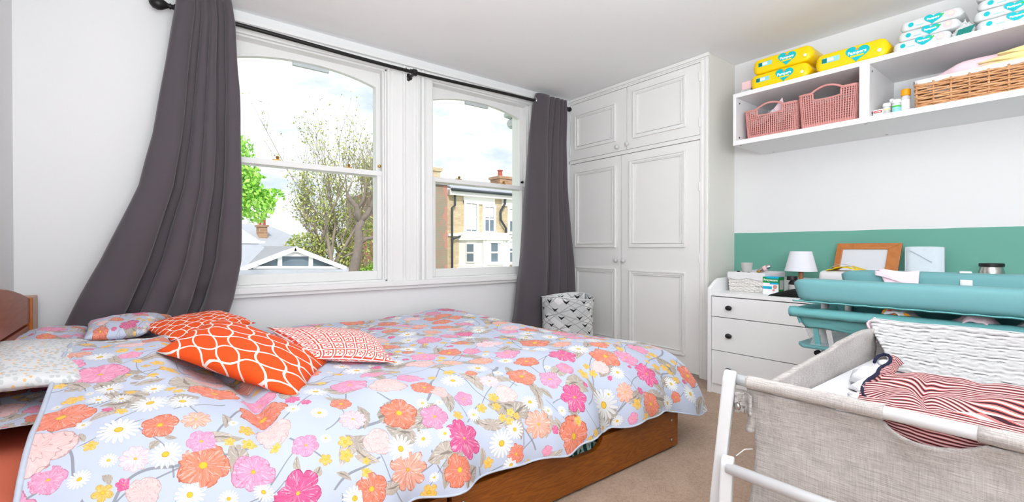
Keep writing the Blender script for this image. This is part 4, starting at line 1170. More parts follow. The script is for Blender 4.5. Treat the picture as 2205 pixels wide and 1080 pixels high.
for i, (x, y, z, r) in enumerate(((2.985, 1.45, .128, .008), (2.985, 1.385, .124, .009), (3.0, 1.33, .132, .010))):
    MB().ellipsoid((x, y, CT + z), r, r * 1.4, r * .6, 10, 6).build('hair_clip', M['knobdark'] if i < 2 else M['brass'], smooth=True, label=('small dark clip at the left of the white basket heap', 'small dark clip beside the plastic cup base in the basket', 'gold coloured clip at the right of the cup in the basket')[i], category='clip')

# green and white carton
bx = empty('carton', (2.99, 1.24, CT), 'green, white and blue supplement carton with a baby picture beside the white basket', 'carton')
def carton(par):
    x0, x1, ya, yb, z0, z1 = 2.955, 3.03, 1.195, 1.285, CT, CT + .105
    MB().box(x0, x1, ya, yb, z0, z1).build('box_body', M['whiteink'], par, bevel=.001)
    e = .0008
    MB().box(x0 - e, x0, ya, yb, z1 - .036, z1).build('green_band', M['dgreen'], par); MB().box(x0 - 1.5 * e, x0 - e, ya, yb - .02, z1 - .009, z1).build('blue_edge', M['blueink'], par)
    MB().box(x0 - e, x1, ya - e, ya, z0, z1).build('green_side', M['dgreen'], par)
    MB().box(x0 - e, x1, ya, yb, z1, z1 + e).build('blue_top', M['blueink'], par)
    MB().box(x0 - 2 * e, x0 - e, ya, ya + .05, z1 - .044, z1 - .034).build('blue_stripe', M['blueink'], par)
    MB().box(x0 - 2 * e, x0 - e, ya + .038, yb, z0 + .032, z0 + .048).build('blue_panel', M['blueink'], par)
    MB().box(x0 + .012, x1 - .01, ya - 2 * e, ya - e, z0 + .03, z1 - .02).build('side_label', M['clear'], par)
    MB().lathe([(0, .0012), (.012, .001), (.012, 0)], (x0 - e, ya + .020, z0 + .046), ax=(-1, 0, 0), n=16).build('baby_picture', M['pinkplastic'], par)
    MB().lathe([(0, .0012), (.007, .001), (.007, 0)], (x0 - e, ya + .028, z0 + .026), ax=(-1, 0, 0), n=12).build('baby_picture', M['pinkplastic'], par)
    text('Pregnacare', .019, (x0 - 2 * e, (ya + yb) / 2, z1 - .019), R_, U_, M['whiteink'], par, squash=.95, bold=.0004)
carton(bx)
# black jar and lidded pot
jar = empty('lidded_jar', (3.02, 1.13, CT), 'black jar with pale label beside the green carton', 'jar')
MB().lathe([(0, 0), (.03, 0), (.033, .01), (.033, .072), (.024, .084), (.024, .09)], (3.03, 1.135, CT), n=24).build('jar_body', M['black'], jar, auto=.7)
MB().lathe([(.0, .112), (.027, .112), (.029, .106), (.029, .088), (.0, .088)], (3.03, 1.15, CT), n=24).build('jar_lid', M['black'], jar, auto=.7)
MB().lathe([(.0335, .03), (.0342, .03), (.0342, .062), (.0335, .062)], (3.03, 1.135, CT), n=24).build('jar_label', M['clear'], jar)
# black pouch
MB().grid(lambda u, v: (2.86 + .11 * v, 1.215 - .40 * u, CT + .003 + .075 * (sin(pi * min(1, u * 1.0) ** .8 * .5 + 0) ** 1.0) * sin(pi * v) ** .5 + .004 * nz(u * 9, v * 9)), 30, 20).build('pouch', M['blackcloth'], smooth=True, solid=.004, label='folded black fabric pouch lying at the front edge of the chest', category='pouch')
MB().grid(lambda u, v: (3.02 + .10 * v, 1.13 - .2 * u, CT + .02 + .08 * sin(pi * v) ** .5 * (.6 + .4 * sin(pi * u)) + .012 * nz(u * 12, v * 9, 3)), 24, 16).build('crumpled_bag', M['whitefilm'], smooth=True, solid=.003, label='crumpled pale plastic bag behind the turquoise changing mat end', category='bag')
# lamp
lm = empty('table_lamp', (3.2, 1.165, CT), 'small table lamp with white tapered shade and wooden stem on the chest', 'lamp')
LX, LY = 3.2, 1.165
MB().lathe([(0, 0), (.055, 0), (.055, .012), (.02, .018)], (LX, LY, CT), n=28).build('lamp_base', M['lampwood'], lm, auto=.6)
MB().lathe([(.013, .012), (.013, .20)], (LX, LY, CT), n=16).build('lamp_stem', M['lampwood'], lm, smooth=True)
MB().lathe([(.089, .136), (.059, .259), (.0575, .259), (.087, .136)], (LX, LY, CT), n=40).build('lamp_shade', M['shade'], lm, auto=.8)
MB().ellipsoid((LX, LY, CT + .215), .022, .022, .03).build('light_bulb', M['whiteink'], lm, smooth=True)
# picture frame leaning on the wall
pf = empty('picture_frame', (3.35, .87, CT), 'honey-coloured wooden frame with blank white backing leaning on the green wall', 'picture frame')
def fp(y, z, d=0.0):   # frame plane leaning back
    t = (z - CT) / .31; return (3.31 + .075 * t - d, y + .012 * (1 - t) * 2, z)
yo0, yo1, yi0, yi1 = .705, 1.02, .766, .988
zt_, zb_ = .943, CT + .003
def bar(pts, m, name, par, th=.016):
    lo = [fp(y, z, 0) for y, z in pts]
    n = Vector((-1, 0, .24)).normalized() * th
    return MB().poly(lo, n).build(name, m, par, fixn=True, bevel=.0025)
bar([(yo0, zt_), (yo1, zt_), (yi1, .908), (yi0, .908)], M['pineframe'], 'frame_rail', pf)
bar([(yo0, zb_), (yo1, zb_), (yi1, zb_ + .035), (yi0, zb_ + .035)], M['pineframe'], 'frame_rail', pf)
bar([(yo0, zb_), (yi0, zb_ + .035), (yi0, .908), (yo0, zt_)], M['pineframe'], 'frame_stile', pf)
bar([(yo1, zb_), (yi1, zb_ + .035), (yi1, .908), (yo1, zt_)], M['pineframe'], 'frame_stile', pf)
bar([(yi0 - .005, zb_ + .03), (yi1 + .005, zb_ + .03), (yi1 + .005, .912), (yi0 - .005, .912)], M['paper'], 'backing_board', pf, th=.006)
# folded pale blue towel pad standing
hh = empty('folded_towel', (3.34, .605, CT), 'pale blue folded towel bundle standing upright against the green wall', 'towel')
MB().grid(lambda u, v: (3.335 + .035 * (1 - abs(2 * u - 1) ** 6) * -1 + .0 , .688 - .168 * u, CT + v * .288 - .004 * abs(2 * u - 1) ** 4), 24, 24).build('towel_front', M['bluewhite'], hh, smooth=True, solid=.012)
MB().box(3.318, 3.345, .522, .686, CT, CT + .285).build('towel_core', M['bluewhite'], hh, bevel=.01, seg=3)
MB().tube([(3.297, .66, CT + .268), (3.294, .62, CT + .245), (3.294, .565, CT + .205)], .0035, 6).build('fold_edge', M['bluewhite'], hh, smooth=True)
# steel flask
fk = empty('insulated_jar', (3.28, .34, CT), 'brushed steel food flask with black lid standing on the chest', 'flask')
MB().lathe([(0, 0), (.046, 0), (.048, .01), (.048, .10), (.046, .108), (.048, .116), (.048, .15), (.046, .156), (.047, .163), (.043, .175), (.041, .187)], (3.28, .342, CT), n=32).build('flask_body', M['steel'], fk, auto=.6)
MB().lathe([(.0, .205), (.043, .205), (.046, .202), (.046, .190), (.043, .187), (0, .187)], (3.28, .342, CT), n=32).build('flask_lid', M['black'], fk, auto=.6)
# open nappy pack lying at the back
dp = empty('nappy_pack', (3.02, .87, CT), 'open pack of white nappies with yellow wrapper beside the picture frame', 'nappies')
MB().box(2.94, 3.10, .80, .985, CT, CT + .155).build('nappy_stack', M['whitecloth'], dp, bevel=.03, seg=4, smooth=True)
MB().grid(lambda u, v: (2.935 + .15 * v, .945 - .16 * u, CT + .152 + .022 * sin(pi * u) + .006 * nz(u * 8, v * 8) + .004), 20, 16).build('yellow_wrapper', M['yellowpack'], dp, smooth=True, solid=.003)
MB().grid(lambda u, v: (2.95 + .03 * v, .93 - .11 * u, CT + .166 + .02 * sin(pi * u) + .006), 12, 4).build('wrapper_stripe', M['clear'], dp, smooth=True, solid=.002)

# ================================================================== SHELF UNIT
SX, SZ0, SZ1 = 2.961, 1.575, 1.905
su = empty('box_shelf', (3.2, .5, SZ0), 'long white open box shelf mounted high on the right wall', 'shelf')
sw = M['shelfw']
MB().box(SX, XR, -.45, 1.476, SZ0, SZ0 + .030).build('bottom_board', sw, su, bevel=.0015)
MB().box(SX, XR, -.45, 1.476, SZ1 - .027, SZ1).build('top_board', sw, su, bevel=.0015)
for (a, b) in ((1.456, 1.476), (.7585, .803), (-.45, -.43)):
    sdp = MB().box(SX, XR, a, b, SZ0 + .030, SZ1 - .027).build('upright_panel', sw, su, bevel=.0015)
    for z in (SZ0 + .055, SZ1 - .055):
        for yy, d in ((a, -1), (b, 1)):
            if (a > 1.4 and d > 0) or a < 0: continue
            MB().lathe([(0, .0015), (.0055, .0012), (.006, 0)], (SX + .045, yy, z), ax=(0, d, 0), n=10).build('cam_fitting', M['knobdark'], sdp)
for (x, y) in ((SX + .03, 1.44), (SX + .03, .78), (XR - .05, 1.40), (XR - .05, .78)):
    MB().lathe([(0, .002), (.007, .0018), (.008, 0)], (x, y, SZ0), ax=(0, 0, -1), n=12).build('cam_fitting', M['steel'], su)
MB().box(XR - .016, XR, -.43, .7585, SZ0 + .03, SZ0 + .17).build('back_rail', sw, su)
MB().box(XR - .016, XR, .803, 1.456, SZ0 + .03, SZ0 + .17).build('back_rail', sw, su)
MB().lathe([(0, .002), (.006, .0018), (.007, 0)], (XR - .016, .73, SZ0 + .15), ax=(-1, 0, 0), n=10).build('cam_fitting', M['knobdark'], su)

# heart print
def heart(par, x, y, z, w, h, m, name='heart_logo', rot=0.0, dy=0.0012):
    pts = []
    for i in range(36):
        t = 2 * pi * i / 36
        a = 16 * sin(t) ** 3 / 17; b = (13 * cos(t) - 5 * cos(2 * t) - 2 * cos(3 * t) - cos(4 * t)) / 17
        yy = a * w / 2; zz = b * h / 2 + h * .05
        pts.append((x, y - (yy * cos(rot) - zz * sin(rot)), z + yy * sin(rot) + zz * cos(rot)))
    return MB().poly(pts, (-dy, 0, 0)).build(name, m, par, fixn=True)

def film_pack(par, x0, x1, y0, y1, z0, z1, m, seed=0, name='pack_body'):
    """plastic film pack: rounded block, gathered ends"""
    n, mm = 28, 24; vs, fs = [], []
    cx, cz = (x0 + x1) / 2, (z0 + z1) / 2; hx, hz = (x1 - x0) / 2, (z1 - z0) / 2
    mb = MB()
    for i in range(n + 1):
        t = i / n; y = y0 + (y1 - y0) * t
        e = min(t, 1 - t) / .09; s = min(1, max(0, e)) ** .42
        for j in range(mm):
            a = 2 * pi * j / mm; c, sn = cos(a), sin(a)
            p = .2
            xx = math.copysign(abs(c) ** p, c); zz = math.copysign(abs(sn) ** p, sn)
            k = 1 + .02 * nz(t * 7, a * 2, seed)
            vs.append((cx + hx * xx * (.72 + .28 * s) * k, y, cz + hz * zz * (.12 + .88 * s) * k))
    for i in range(n):
        for j in range(mm): fs.append((i * mm + j, (i + 1) * mm + j, (i + 1) * mm + (j + 1) % mm, i * mm + (j + 1) % mm))
    fs.append(tuple(range(mm))); fs.append(tuple(range((n + 1) * mm - 1, n * mm - 1, -1)))
    mb.add(vs, fs)
    return mb.build(name, m, par, smooth=True, fixn=True)

def yellow_pack(x0, y0, y1, z0, h, label, seed, dx=.2, hy=None):
    t = empty('wipes_pack', (x0 + dx / 2, (y0 + y1) / 2, z0), label, 'nappy pack', 'yellow baby packs on top of the shelf')
    film_pack(t, x0, x0 + dx, y0, y1, z0, z0 + h, M['yellowpack'], seed)
    L = y1 - y0; zc = z0 + h * .5; e = x0 - .0018
    hy = y1 - L * .60
    heart(t, e, hy, zc, h * 1.15, h * .98, M['teal'], rot=-.12)
    text('Pampers', h * .24, (e - .0016, hy, zc + h * .08), R_, U_, M['whiteink'], t, 'brand_lettering', bold=.0006)
    MB().obox((e - .0012, hy, zc - h * .10), (.0008, 0, 0), (0, h * .30, 0), (0, 0, h * .045)).build('yellow_script_bar', M['yellowpack'], t)
    MB().obox((e - .0012, hy, zc + h * .25), (.0008, 0, 0), (0, h * .06, 0), (0, 0, h * .05)).build('orange_heart_mark', M['orangeink'], t)
    ty = y1 - L * .24
    MB().box(e, e + .003, ty - h * .42, ty + h * .42, zc - h * .06, zc + h * .22).build('count_label', M['skyblue'], t)
    MB().box(e - .0008, e, ty + h * .18, ty + h * .42, zc - h * .04, zc + h * .20).build('size_mark', M['dteal'], t)
    MB().box(e - .0010, e, ty - h * .14, ty + h * .16, zc + h * .0, zc + h * .17).build('white_count_panel', M['whiteink'], t)
    MB().lathe([(0, .001), (h * .09, .001), (h * .09, 0)], (e, y1 - L * .885, zc - h * .12), ax=(-1, 0, 0), n=14).build('white_dot', M['whiteink'], t)
    return t
yellow_pack(2.985, 1.045, 1.385, SZ1, .092, 'yellow nappy pack lying lowest in the left stack of two on the shelf', 1)
yellow_pack(2.985, 1.03, 1.372, SZ1 + .092, .092, 'yellow nappy pack resting on top of another yellow one', 2)
yellow_pack(2.98, .682, 1.022, SZ1, .10, 'single longer yellow nappy pack beside the left stack and the white packs', 3)
for i, (x, y, z, h) in enumerate(((3.03, 1.428, 0, .036), (3.032, 1.425, .036, .05))):
    MB().box(x, x + .1, y - .032, y + .03, SZ1 + z, SZ1 + z + h).build('small_box', M['clear'] if i == 0 else M['pinkink'], bevel=.003, label=('grey little carton at the far left end of the shelf top', 'blush little carton stacked on the grey one at shelf end')[i], category='carton')

def white_pack(x0, y0, y1, z0, h, label, seed):
    t = empty('wipes_pack', (x0 + .1, (y0 + y1) / 2, z0), label, 'wipes pack', 'white wipes packs on top of the shelf')
    film_pack(t, x0, x0 + .2, y0, y1, z0, z0 + h, M['whitefilm'], seed)
    L = y1 - y0; zc = z0 + h * .5; e = x0 - .0016
    MB().lathe([(h * .10, .001), (h * .22, .001), (h * .22, 0), (h * .10, 0)], (e, y1 - L * .2, zc + h * .02), ax=(-1, 0, 0), n=18).build('round_mark', M['teal'], t)
    hy = y1 - L * .55
    heart(t, e, hy, zc, h * 1.5, h * 1.15, M['teal'], rot=-.12)
    text('Pampers', h * .27, (e - .0016, hy, zc + h * .08), R_, U_, M['whiteink'], t, 'brand_lettering', bold=.0006)
    MB().obox((e - .0008, hy - h * .52, zc + h * .16), (.0008, 0, 0), (0, h * .28, -h * .05), (0, 0, h * .06)).build('green_leaf', M['greenink'], t)
    MB().obox((e - .0008, y1 - L * .34, zc - h * .2), (.0008, 0, 0), (0, h * .3, 0), (0, 0, h * .03)).build('faint_text_bar', M['skyblue'], t)
    MB().lathe([(0, .001), (h * .34, .001), (h * .34, 0)], (e, y1 - L * .82, zc + h * .05), ax=(-1, 0, 0), n=20).build('baby_badge', M['pinkink'], t)
    MB().lathe([(0, .001), (h * .17, .001), (h * .17, 0)], (e - .0006, y1 - L * .82, zc + h * .08), ax=(-1, 0, 0), n=16).build('baby_face', M['peachink'], t)
    return t
pos = ('lowest', 'middle', 'topmost')
for i, (ox, oy, ln) in enumerate(((-.005, .0, .225), (.0, -.018, .235), (.0, -.028, .235))):
    white_pack(2.985 + ox, .672 + oy - ln, .672 + oy, SZ1 + i * .048, .048, 'white wipes pack with teal heart, %s in the stack beside yellow packs' % pos[i], 10 + i)
for i, (ox, oy, ln) in enumerate(((0, 0, .24), (0, .008, .24), (0, -.004, .24), (0, .0, .24))):
    white_pack(2.985 + ox, .372 + oy - ln, .372 + oy, SZ1 + i * .046, .046, 'white wipes pack with teal heart, %s in the rightmost stack' % ('lowest', 'second lowest', 'third lowest', 'topmost')[i], 20 + i)
# torn wrapper
tw = MB().grid(lambda u, v: (2.975 + .05 * v + .012 * nz(u * 8, v * 8, 3), .448 - .075 * u, SZ1 + .002 + .085 * v * (1 - .5 * abs(2 * u - 1)) + .012 * nz(u * 9, v * 5, 1)), 18, 18).build('torn_wrapper', M['whitefilm'], smooth=True, solid=.0015, label='crumpled clear wrapper with teal corner between the white pack stacks', category='wrapper')
MB().add([(2.972, .432, SZ1 + .002), (2.972, .382, SZ1 + .004), (2.972, .366, SZ1 + .036), (2.972, .424, SZ1 + .028)], [(0, 1, 2, 3)]).build('teal_corner', M['dteal'], tw, solid=.002)

# pink plastic baskets: lattice walls
def pink_basket(y0, y1, x0, x1, z0, h, label, seed, lean=0.0):
    t = empty('plastic_basket', ((x0 + x1) / 2, (y0 + y1) / 2, z0), label, 'basket', 'dusty pink plastic baskets in the left shelf bay')
    H = h; rr = .03; cyc = (y0 + y1) / 2
    flare = .012
    def ringpt(s, z):
        """s in [0,1) around a rounded rectangle, starting front-left"""
        f = flare * (z / H) - .012
        a0, a1, b0, b1 = x0 - f, x1 + f, y0 - f, y1 + f
        per = [(a0, b1), (a0, b0), (a1, b0), (a1, b1)]
        L = [b1 - b0, a1 - a0, b1 - b0, a1 - a0]; T_ = sum(L); d = s * T_
        for k in range(4):
            if d <= L[k]:
                p, q = per[k], per[(k + 1) % 4]; w = d / L[k]
                x = p[0] + (q[0] - p[0]) * w; y = p[1] + (q[1] - p[1]) * w
                # round the corners
                cxm, cym = (a0 + a1) / 2, (b0 + b1) / 2
                e = min(d, L[k] - d); kk = max(0, 1 - e / .03) ** 2 * .05
                return (x + (cxm - x) * kk, y + (cym - y) * kk)
            d -= L[k]
        return per[0]
    def top(s):
        # rim height rises at the handle on front
        return H + .012 * math.exp(-((s - fh) / .07) ** 2)
    Lf = (y1 - y0); T_ = 2 * (Lf + (x1 - x0)); fh = .5 * Lf / T_
    frac = Lf / T_
    ns = int(T_ / .0125); nr = int(H / .0125)
    mb = MB()
    hole = lambda s, z: abs(s - fh) < frac * .23 and z > H * .80
    for i in range(ns):     # uprights
        s = i / ns; x, y = ringpt(s, 0)
        zt = H * .97
        if abs(s - fh) < frac * .23: zt = H * .80
        pts = []
        for k in range(7):
            z = zt * k / 6; px, py = ringpt(s, z); pts.append((px, py, z0 + z))
        mb.tube(pts, .0036, 5, cap=False)
    for r in range(nr + 1):
        z = H * r / nr * .97
        pts = []
        seq = []
        for i in range(121):
            s = i / 120
            if hole(s if s < 1 else 0, z + .002):
                if len(seq) > 1: mb.tube(seq, .0024, 5, cap=False)
                seq = []
                continue
            px, py = ringpt(s % 1.0 if s < 1 else .9999, z); seq.append((px, py, z0 + z))
        if len(seq) > 1: mb.tube(seq, .0040 if r in (0, nr) else .0024, 5, cap=False)
    mb.build('woven_wall', M['pinkplastic'], t, smooth=True, kind='stuff')
    solidb = MB(); solidb.grid(lambda u, v: (*ringpt(min(u, .9999), v * .02), z0 + v * .022), 80, 2)
    solidb.build('base_band', M['pinkplastic'], t, smooth=True, solid=.003, offset=0)
    MB().box(x0 + .012, x1 - .012, y0 + .012, y1 - .012, z0, z0 + .004).build('basket_floor', M['pinkplastic'], t)
    rim = [(*ringpt(min(s, .9999), H), z0 + H * (1.0) + (.028 * max(0, 1 - ((s - fh) / (frac * .26)) ** 2) if abs(s - fh) < frac * .26 else 0)) for s in np.linspace(0, 1, 140)]
    MB().tube(rim, .0062, 8, cap=False).build('rim_handle', M['pinkplastic'], t, smooth=True)
    low = [(*ringpt(s, H * .80), z0 + H * (.80) - .006 * max(0, 1 - ((s - fh) / (frac * .24)) ** 2)) for s in np.linspace(fh - frac * .245, fh + frac * .245, 20)]
    MB().tube([(low[0][0], low[0][1], z0 + H * .98)] + low + [(low[-1][0], low[-1][1], z0 + H * .98)], .005, 7).build('handle_lower_edge', M['pinkplastic'], t, smooth=True)
    return t
pink_basket(1.118, 1.425, 3.005, 3.27, SZ0 + .030, .180, 'dusty pink woven plastic basket with tissues inside, left one in the shelf bay', 1)
pink_basket(.817, 1.105, 2.985, 3.25, SZ0 + .030, .195, 'dusty pink woven plastic basket, right one against the shelf divider', 2)
MB().grid(lambda u, v: (3.02 + .22 * v, 1.40 - .26 * u, SZ0 + .14 + .05 * nz(u * 5, v * 5, 6) + .055 * sin(pi * u) * sin(pi * v)), 28, 24).build('tissue_cloth', M['whitecloth'], smooth=True, solid=.003, label='crumpled pale cloth inside the left pink basket', category='cloth')
MB().add([(3.05, 1.30, SZ0 + .165), (3.05, 1.205, SZ0 + .19), (3.06, 1.222, SZ0 + .265), (3.10, 1.28, SZ0 + .20)], [(0, 1, 2, 3)]).build('tissue_corner', M['pinkcloth'], bpy.data.objects['tissue_cloth'], solid=.003)

# wicker tray basket with liner
wk = empty('wicker_basket', (3.14, .2, SZ0 + .03), 'long natural willow basket with white liner in the right shelf bay', 'basket')
wy0, wy1, wx0, wx1, wz0, wz1 = -.30, .575, 2.992, 3.34, SZ0 + .034, SZ0 + .150
mbk = basket_weave('weave', wk, None, wx0, wx1, wy0, wy1, wz0, wz1, 11, 6, 14, .0052, flare=.006, bulge=.006)
mbk.build('weave', M['wicker'], wk, smooth=True, kind='stuff')
for i in range(15):
    y = wy0 + (wy1 - wy0) * i / 14
    MB().tube([(wx0 + .002, y, wz0 - .003), (wx0 - .006, y, wz1 + .004)], .0052, 6).build('stake', M['wicker'], wk, smooth=True)
for i in range(1, 6):
    x = wx0 + (wx1 - wx0) * i / 6
    MB().tube([(x, wy1, wz0 - .003), (x, wy1 + .006, wz1 + .004)], .0052, 6).build('stake', M['wicker'], wk, smooth=True)
MB().box(wx0, wx1, wy0, wy1, wz0 - .003, wz0 + .003).build('basket_floor', M['wicker'], wk)
def lin2(u, v):
    P = [(wx0 - .008, wy1 + .010), (wx0 - .008, wy0 - .01), (wx1 + .008, wy0 - .01), (wx1 + .008, wy1 + .010)]
    s = u * 4; k = int(s) % 4; t = s - int(s); a, b = P[k], P[(k + 1) % 4]
    x = a[0] + (b[0] - a[0]) * t; y = a[1] + (b[1] - a[1]) * t
    inn = sstep(.55, 1, v)
    return (x + (.5 * (wx0 + wx1) - x) * .16 * inn, y + (.5 * (wy0 + wy1) - y) * .03 * inn, wz1 - .004 + .024 * math.sin(min(1, v * 1.4) * pi / 2) + .003 * nz(u * 60, v * 3))
MB().grid(lin2, 120, 8).build('liner', M['whitecloth'], wk, smooth=True, solid=.003)
def towel_fold(name, m, y0, y1, z, h, label, cat, x0=3.02, x1=3.27, seed=0):
    def P(u, v):
        a = 2 * pi * v; c, s = cos(a), sin(a)
        t = sstep(0, .16, u)
        x = (x0 + x1) / 2 + (x1 - x0) / 2 * math.copysign(abs(c) ** .4, c) * (.7 + .3 * t)
        zz = z + h / 2 + h / 2 * math.copysign(abs(s) ** .6, s) * (.25 + .75 * t)
        return (x + .004 * nz(u * 20, v * 9, seed), y0 + (y1 - y0) * u, zz + .008 * nz(u * 6, v * 4, seed))
    mb = MB(); mb.grid(P, 40, 32); b = 0
    mb.f.append(tuple(i * 41 for i in range(32)))
    return mb.build(name, m, smooth=True, label=label, category=cat)
towel_fold('folded_towel', M['pinkcloth'], .535, -.25, SZ0 + .135, .095, 'pale pink folded towel lying in the willow basket', 'towel', seed=1)
for i, (a, z, h) in enumerate(((.40, .150, .030), (.36, .176, .028), (.30, .200, .026))):
    towel_fold('folded_towel', M['yelcloth'], a, -.25, SZ0 + z, h, ('pale yellow folded muslin, lowest of three layers in the willow basket', 'pale yellow folded muslin, middle layer in the willow basket', 'pale yellow folded muslin, top layer in the willow basket')[i], 'muslin', x0=2.99, x1=3.06, seed=4 + i)
# bottles in the right bay
zb = SZ0 + .03
b1 = empty('medicine_box', (3.04, .735, zb), 'small white medicine box with red mark beside the shelf divider', 'box')
MB().box(3.0, 3.05, .712, .752, zb, zb + .036).build('box_body', M['whiteink'], b1, bevel=.002)
rl_ = MB().box(2.999, 3.0, .715, .750, zb + .018, zb + .03).build('red_label', M['redink'], b1)
MB().box(2.9984, 2.999, .720, .745, zb + .0225, zb + .0255).build('white_print', M['whiteink'], rl_)
def bottle(x, y, r, h, ch_, label, capm, body, band, band2=None, neck=.6):
    t = empty('bottle', (x, y, zb), label, 'bottle')
    MB().lathe([(0, 0), (r, 0), (r * 1.03, .004), (r * 1.03, h * .92), (r * .8, h), (r * neck, h + .003)], (x, y, zb), n=22).build('bottle_body', body, t, auto=.7)
    MB().lathe([(r * neck * 1.05, h), (r * neck * 1.15, h + .002), (r * neck * 1.15, h + ch_), (r * neck, h + ch_ + .003), (0, h + ch_ + .003)], (x, y, zb), n=22).build('cap', capm, t, auto=.7)
    MB().lathe([(r * 1.04, h * .2), (r * 1.06, h * .2), (r * 1.06, h * .75), (r * 1.04, h * .75)], (x, y, zb), n=22).build('label_band', band, t)
    if band2: MB().lathe([(r * 1.06, h * .62), (r * 1.08, h * .62), (r * 1.08, h * .74), (r * 1.06, h * .74)], (x, y, zb), n=22).build('label_stripe', band2, t)
bottle(3.035, .703, .016, .05, .014, 'short white bottle with wide white cap behind the medicine box', M['whiteink'], M['plugw'], M['clear'], M['yelcloth'], neck=.95)
bottle(3.06, .688, .012, .072, .016, 'slim white bottle with narrow neck standing behind the shorter ones', M['whiteink'], M['plugw'], M['clear'], neck=.7)
bottle(3.03, .662, .017, .058, .014, 'short white bottle with pale blue label next to the orange-capped one', M['whiteink'], M['plugw'], M['skyblue'], M['greenink'], neck=.95)
bottle(3.04, .627, .018, .088, .030, 'tall white sunscreen bottle with rounded orange cap', M['orangecap'], M['plugw'], M['whiteink'], neck=.95)
MB().lathe([(0, .018), (.012, .016), (.015, .008), (.015, 0)], (3.03, .598, zb), n=16).build('small_pot', M['clear'], smooth=True, label='tiny grey translucent pot between sunscreen bottle and willow basket', category='pot')

# ================================================================== CHANGING TABLE
ct = empty('changing_table', (2.25, .2, 0), 'turquoise padded changing table with fabric storage basket below, beside the bassinet', 'changing table')
tq = M['turq']
def bolster(name, y0, y1, x0, x1, z0, z1, round0=.10, rise=None, sides=28, lean=0.0, curve=None):
    """padded wedge running in Y; end at y1 (left in view) rounded"""
    def P(u, v):
        a = 2 * pi * u; c, s = cos(a), sin(a)
        y = y1 + (y0 - y1) * v
        e = min(1, (y1 - y) / round0); k = math.sqrt(max(0, 1 - (1 - e) ** 2)) if e < 1 else 1
        hz = (z1 - z0) / 2 * (.72 + .28 * k); zc = (z0 + z1) / 2 - (z1 - z0) / 2 * (0.12) * (1 - k)
        hx = (x1 - x0) / 2 * (.5 + .5 * k)
        dz = rise(y) if rise else 0
        xx = (x0 + x1) / 2 + hx * math.copysign(abs(c) ** .5, c) + (curve(y) if curve else 0)
        zz = zc + hz * math.copysign(abs(s) ** .5, s)
        return (xx + lean * (zz - z0), y - .02 * (1 - (zz - z0) / (z1 - z0)) * (1 - sstep(0, .3, y1 - y)) * 1.4 + .002 * nz(y * 12, a), zz + dz)
    mb = MB(); mb.grid(P, sides, 60)
    mb.f.append(tuple(range(sides, -1, -1))[:-1]); 
    return mb.build(name, tq, ct, smooth=True)
bolster('near_bolster', -.28, .748, 1.945, 2.03, .718, .802, round0=.06)
bolster('far_bolster', -.28, .745, 2.46, 2.55, .72, .822, round0=.14)
MB().grid(lambda u, v: (1.99 + .52 * u, .70 - .98 * v, .742 - .018 * sin(pi * u)), 16, 20).build('mat_centre', tq, ct, smooth=True, solid=.03)
MB().grid(lambda u, v: (1.952 + .09 * u, .74 - 1.0 * v, .716 - .006 * sin(pi * u) + .001 * sin(v * 90)), 6, 40).build('mat_underside', M['turqd'], ct, smooth=True, solid=.004)
st = MB()
st.grid(lambda u, v: (2.452 + .105 * v, .36 - .035 * u - .02 * (1 - v) , .772 + .056 * sin(pi * min(1, v * 1.0)) ** .6), 4, 14)
st.build('white_strap', M['whitecloth'], ct, smooth=True, solid=.003)
MB().lathe([(0, .0012), (.012, .001), (.012, 0)], (1.992, .538, .668), ax=(-1, 0, 0), n=16).build('snap_button', M['plugw'], ct)
# storage basket: rim, skirt, inner
def rim(y, s):    # near rim
    return (1.985, y, .675 - .012 * sin(pi * sstep(-.3, .75, y)))
nr = MB(); nr.grid(lambda u, v: (2.0 - .012 * sin(pi * v) + .004 * u, .765 - 1.05 * u, .682 - .024 * v + .003 * nz(u * 20, v * 3)), 60, 6)
nr.build('basket_rim', M['turqd'], ct, smooth=True, solid=.01)
MB().grid(lambda u, v: (2.012 + .02 * v + .006 * nz(u * 14, v * 4, 2), .755 - .035 * v - 1.0 * u, .662 - .055 * v + .004 * sin(u * 30) * v), 60, 8).build('basket_side', M['turqd'], ct, smooth=True, solid=.003)
MB().grid(lambda u, v: (2.012 + .50 * u, .758 - .02 * v, .684 - .06 * v), 14, 6).build('basket_end', M['turqd'], ct, smooth=True, solid=.008)
MB().grid(lambda u, v: (2.02 + .50 * u, .75 - 1.0 * v, .600 + .06 * (2 * u - 1) ** 4 + .004 * nz(u * 9, v * 9)), 20, 20).build('basket_liner', M['turqd'], ct, smooth=True, solid=.003)
MB().grid(lambda u, v: (2.44 + .01 * v, .76 - 1.02 * u, .716 - .09 * v), 30, 5).build('basket_far_side', M['turqd'], ct, smooth=True, solid=.006)
MB().grid(lambda u, v: (2.04 + .03 * sin(pi * v), .72 - .22 * u - .01 * sin(v * 3), .612 - .085 * v), 16, 8).build('mesh_netting', M['net'], ct, smooth=True)
MB().grid(lambda u, v: (2.055 + .35 * u, .735 + .01 * sin(pi * u) - .03 * v, .612 - .085 * v), 12, 6).build('mesh_netting', M['net'], ct, smooth=True)
for y in (.700, .655, .585):
    MB().add([(2.035, y, .62), (2.035, y - .018, .62), (2.06, y - .024, .535), (2.06, y - .006, .535)], [(0, 1, 2, 3)]).build('hanging_strap', M['turqd'] if y != .655 else M['plugw'], ct, solid=.003)
MB().poly([(2.03, .735, .525), (2.03, .45, .525), (2.46, .45, .525), (2.46, .745, .525), (2.40, .765, .525), (2.08, .765, .525)], (0, 0, .014)).build('lower_tray', tq, ct, fixn=True, bevel=.006)
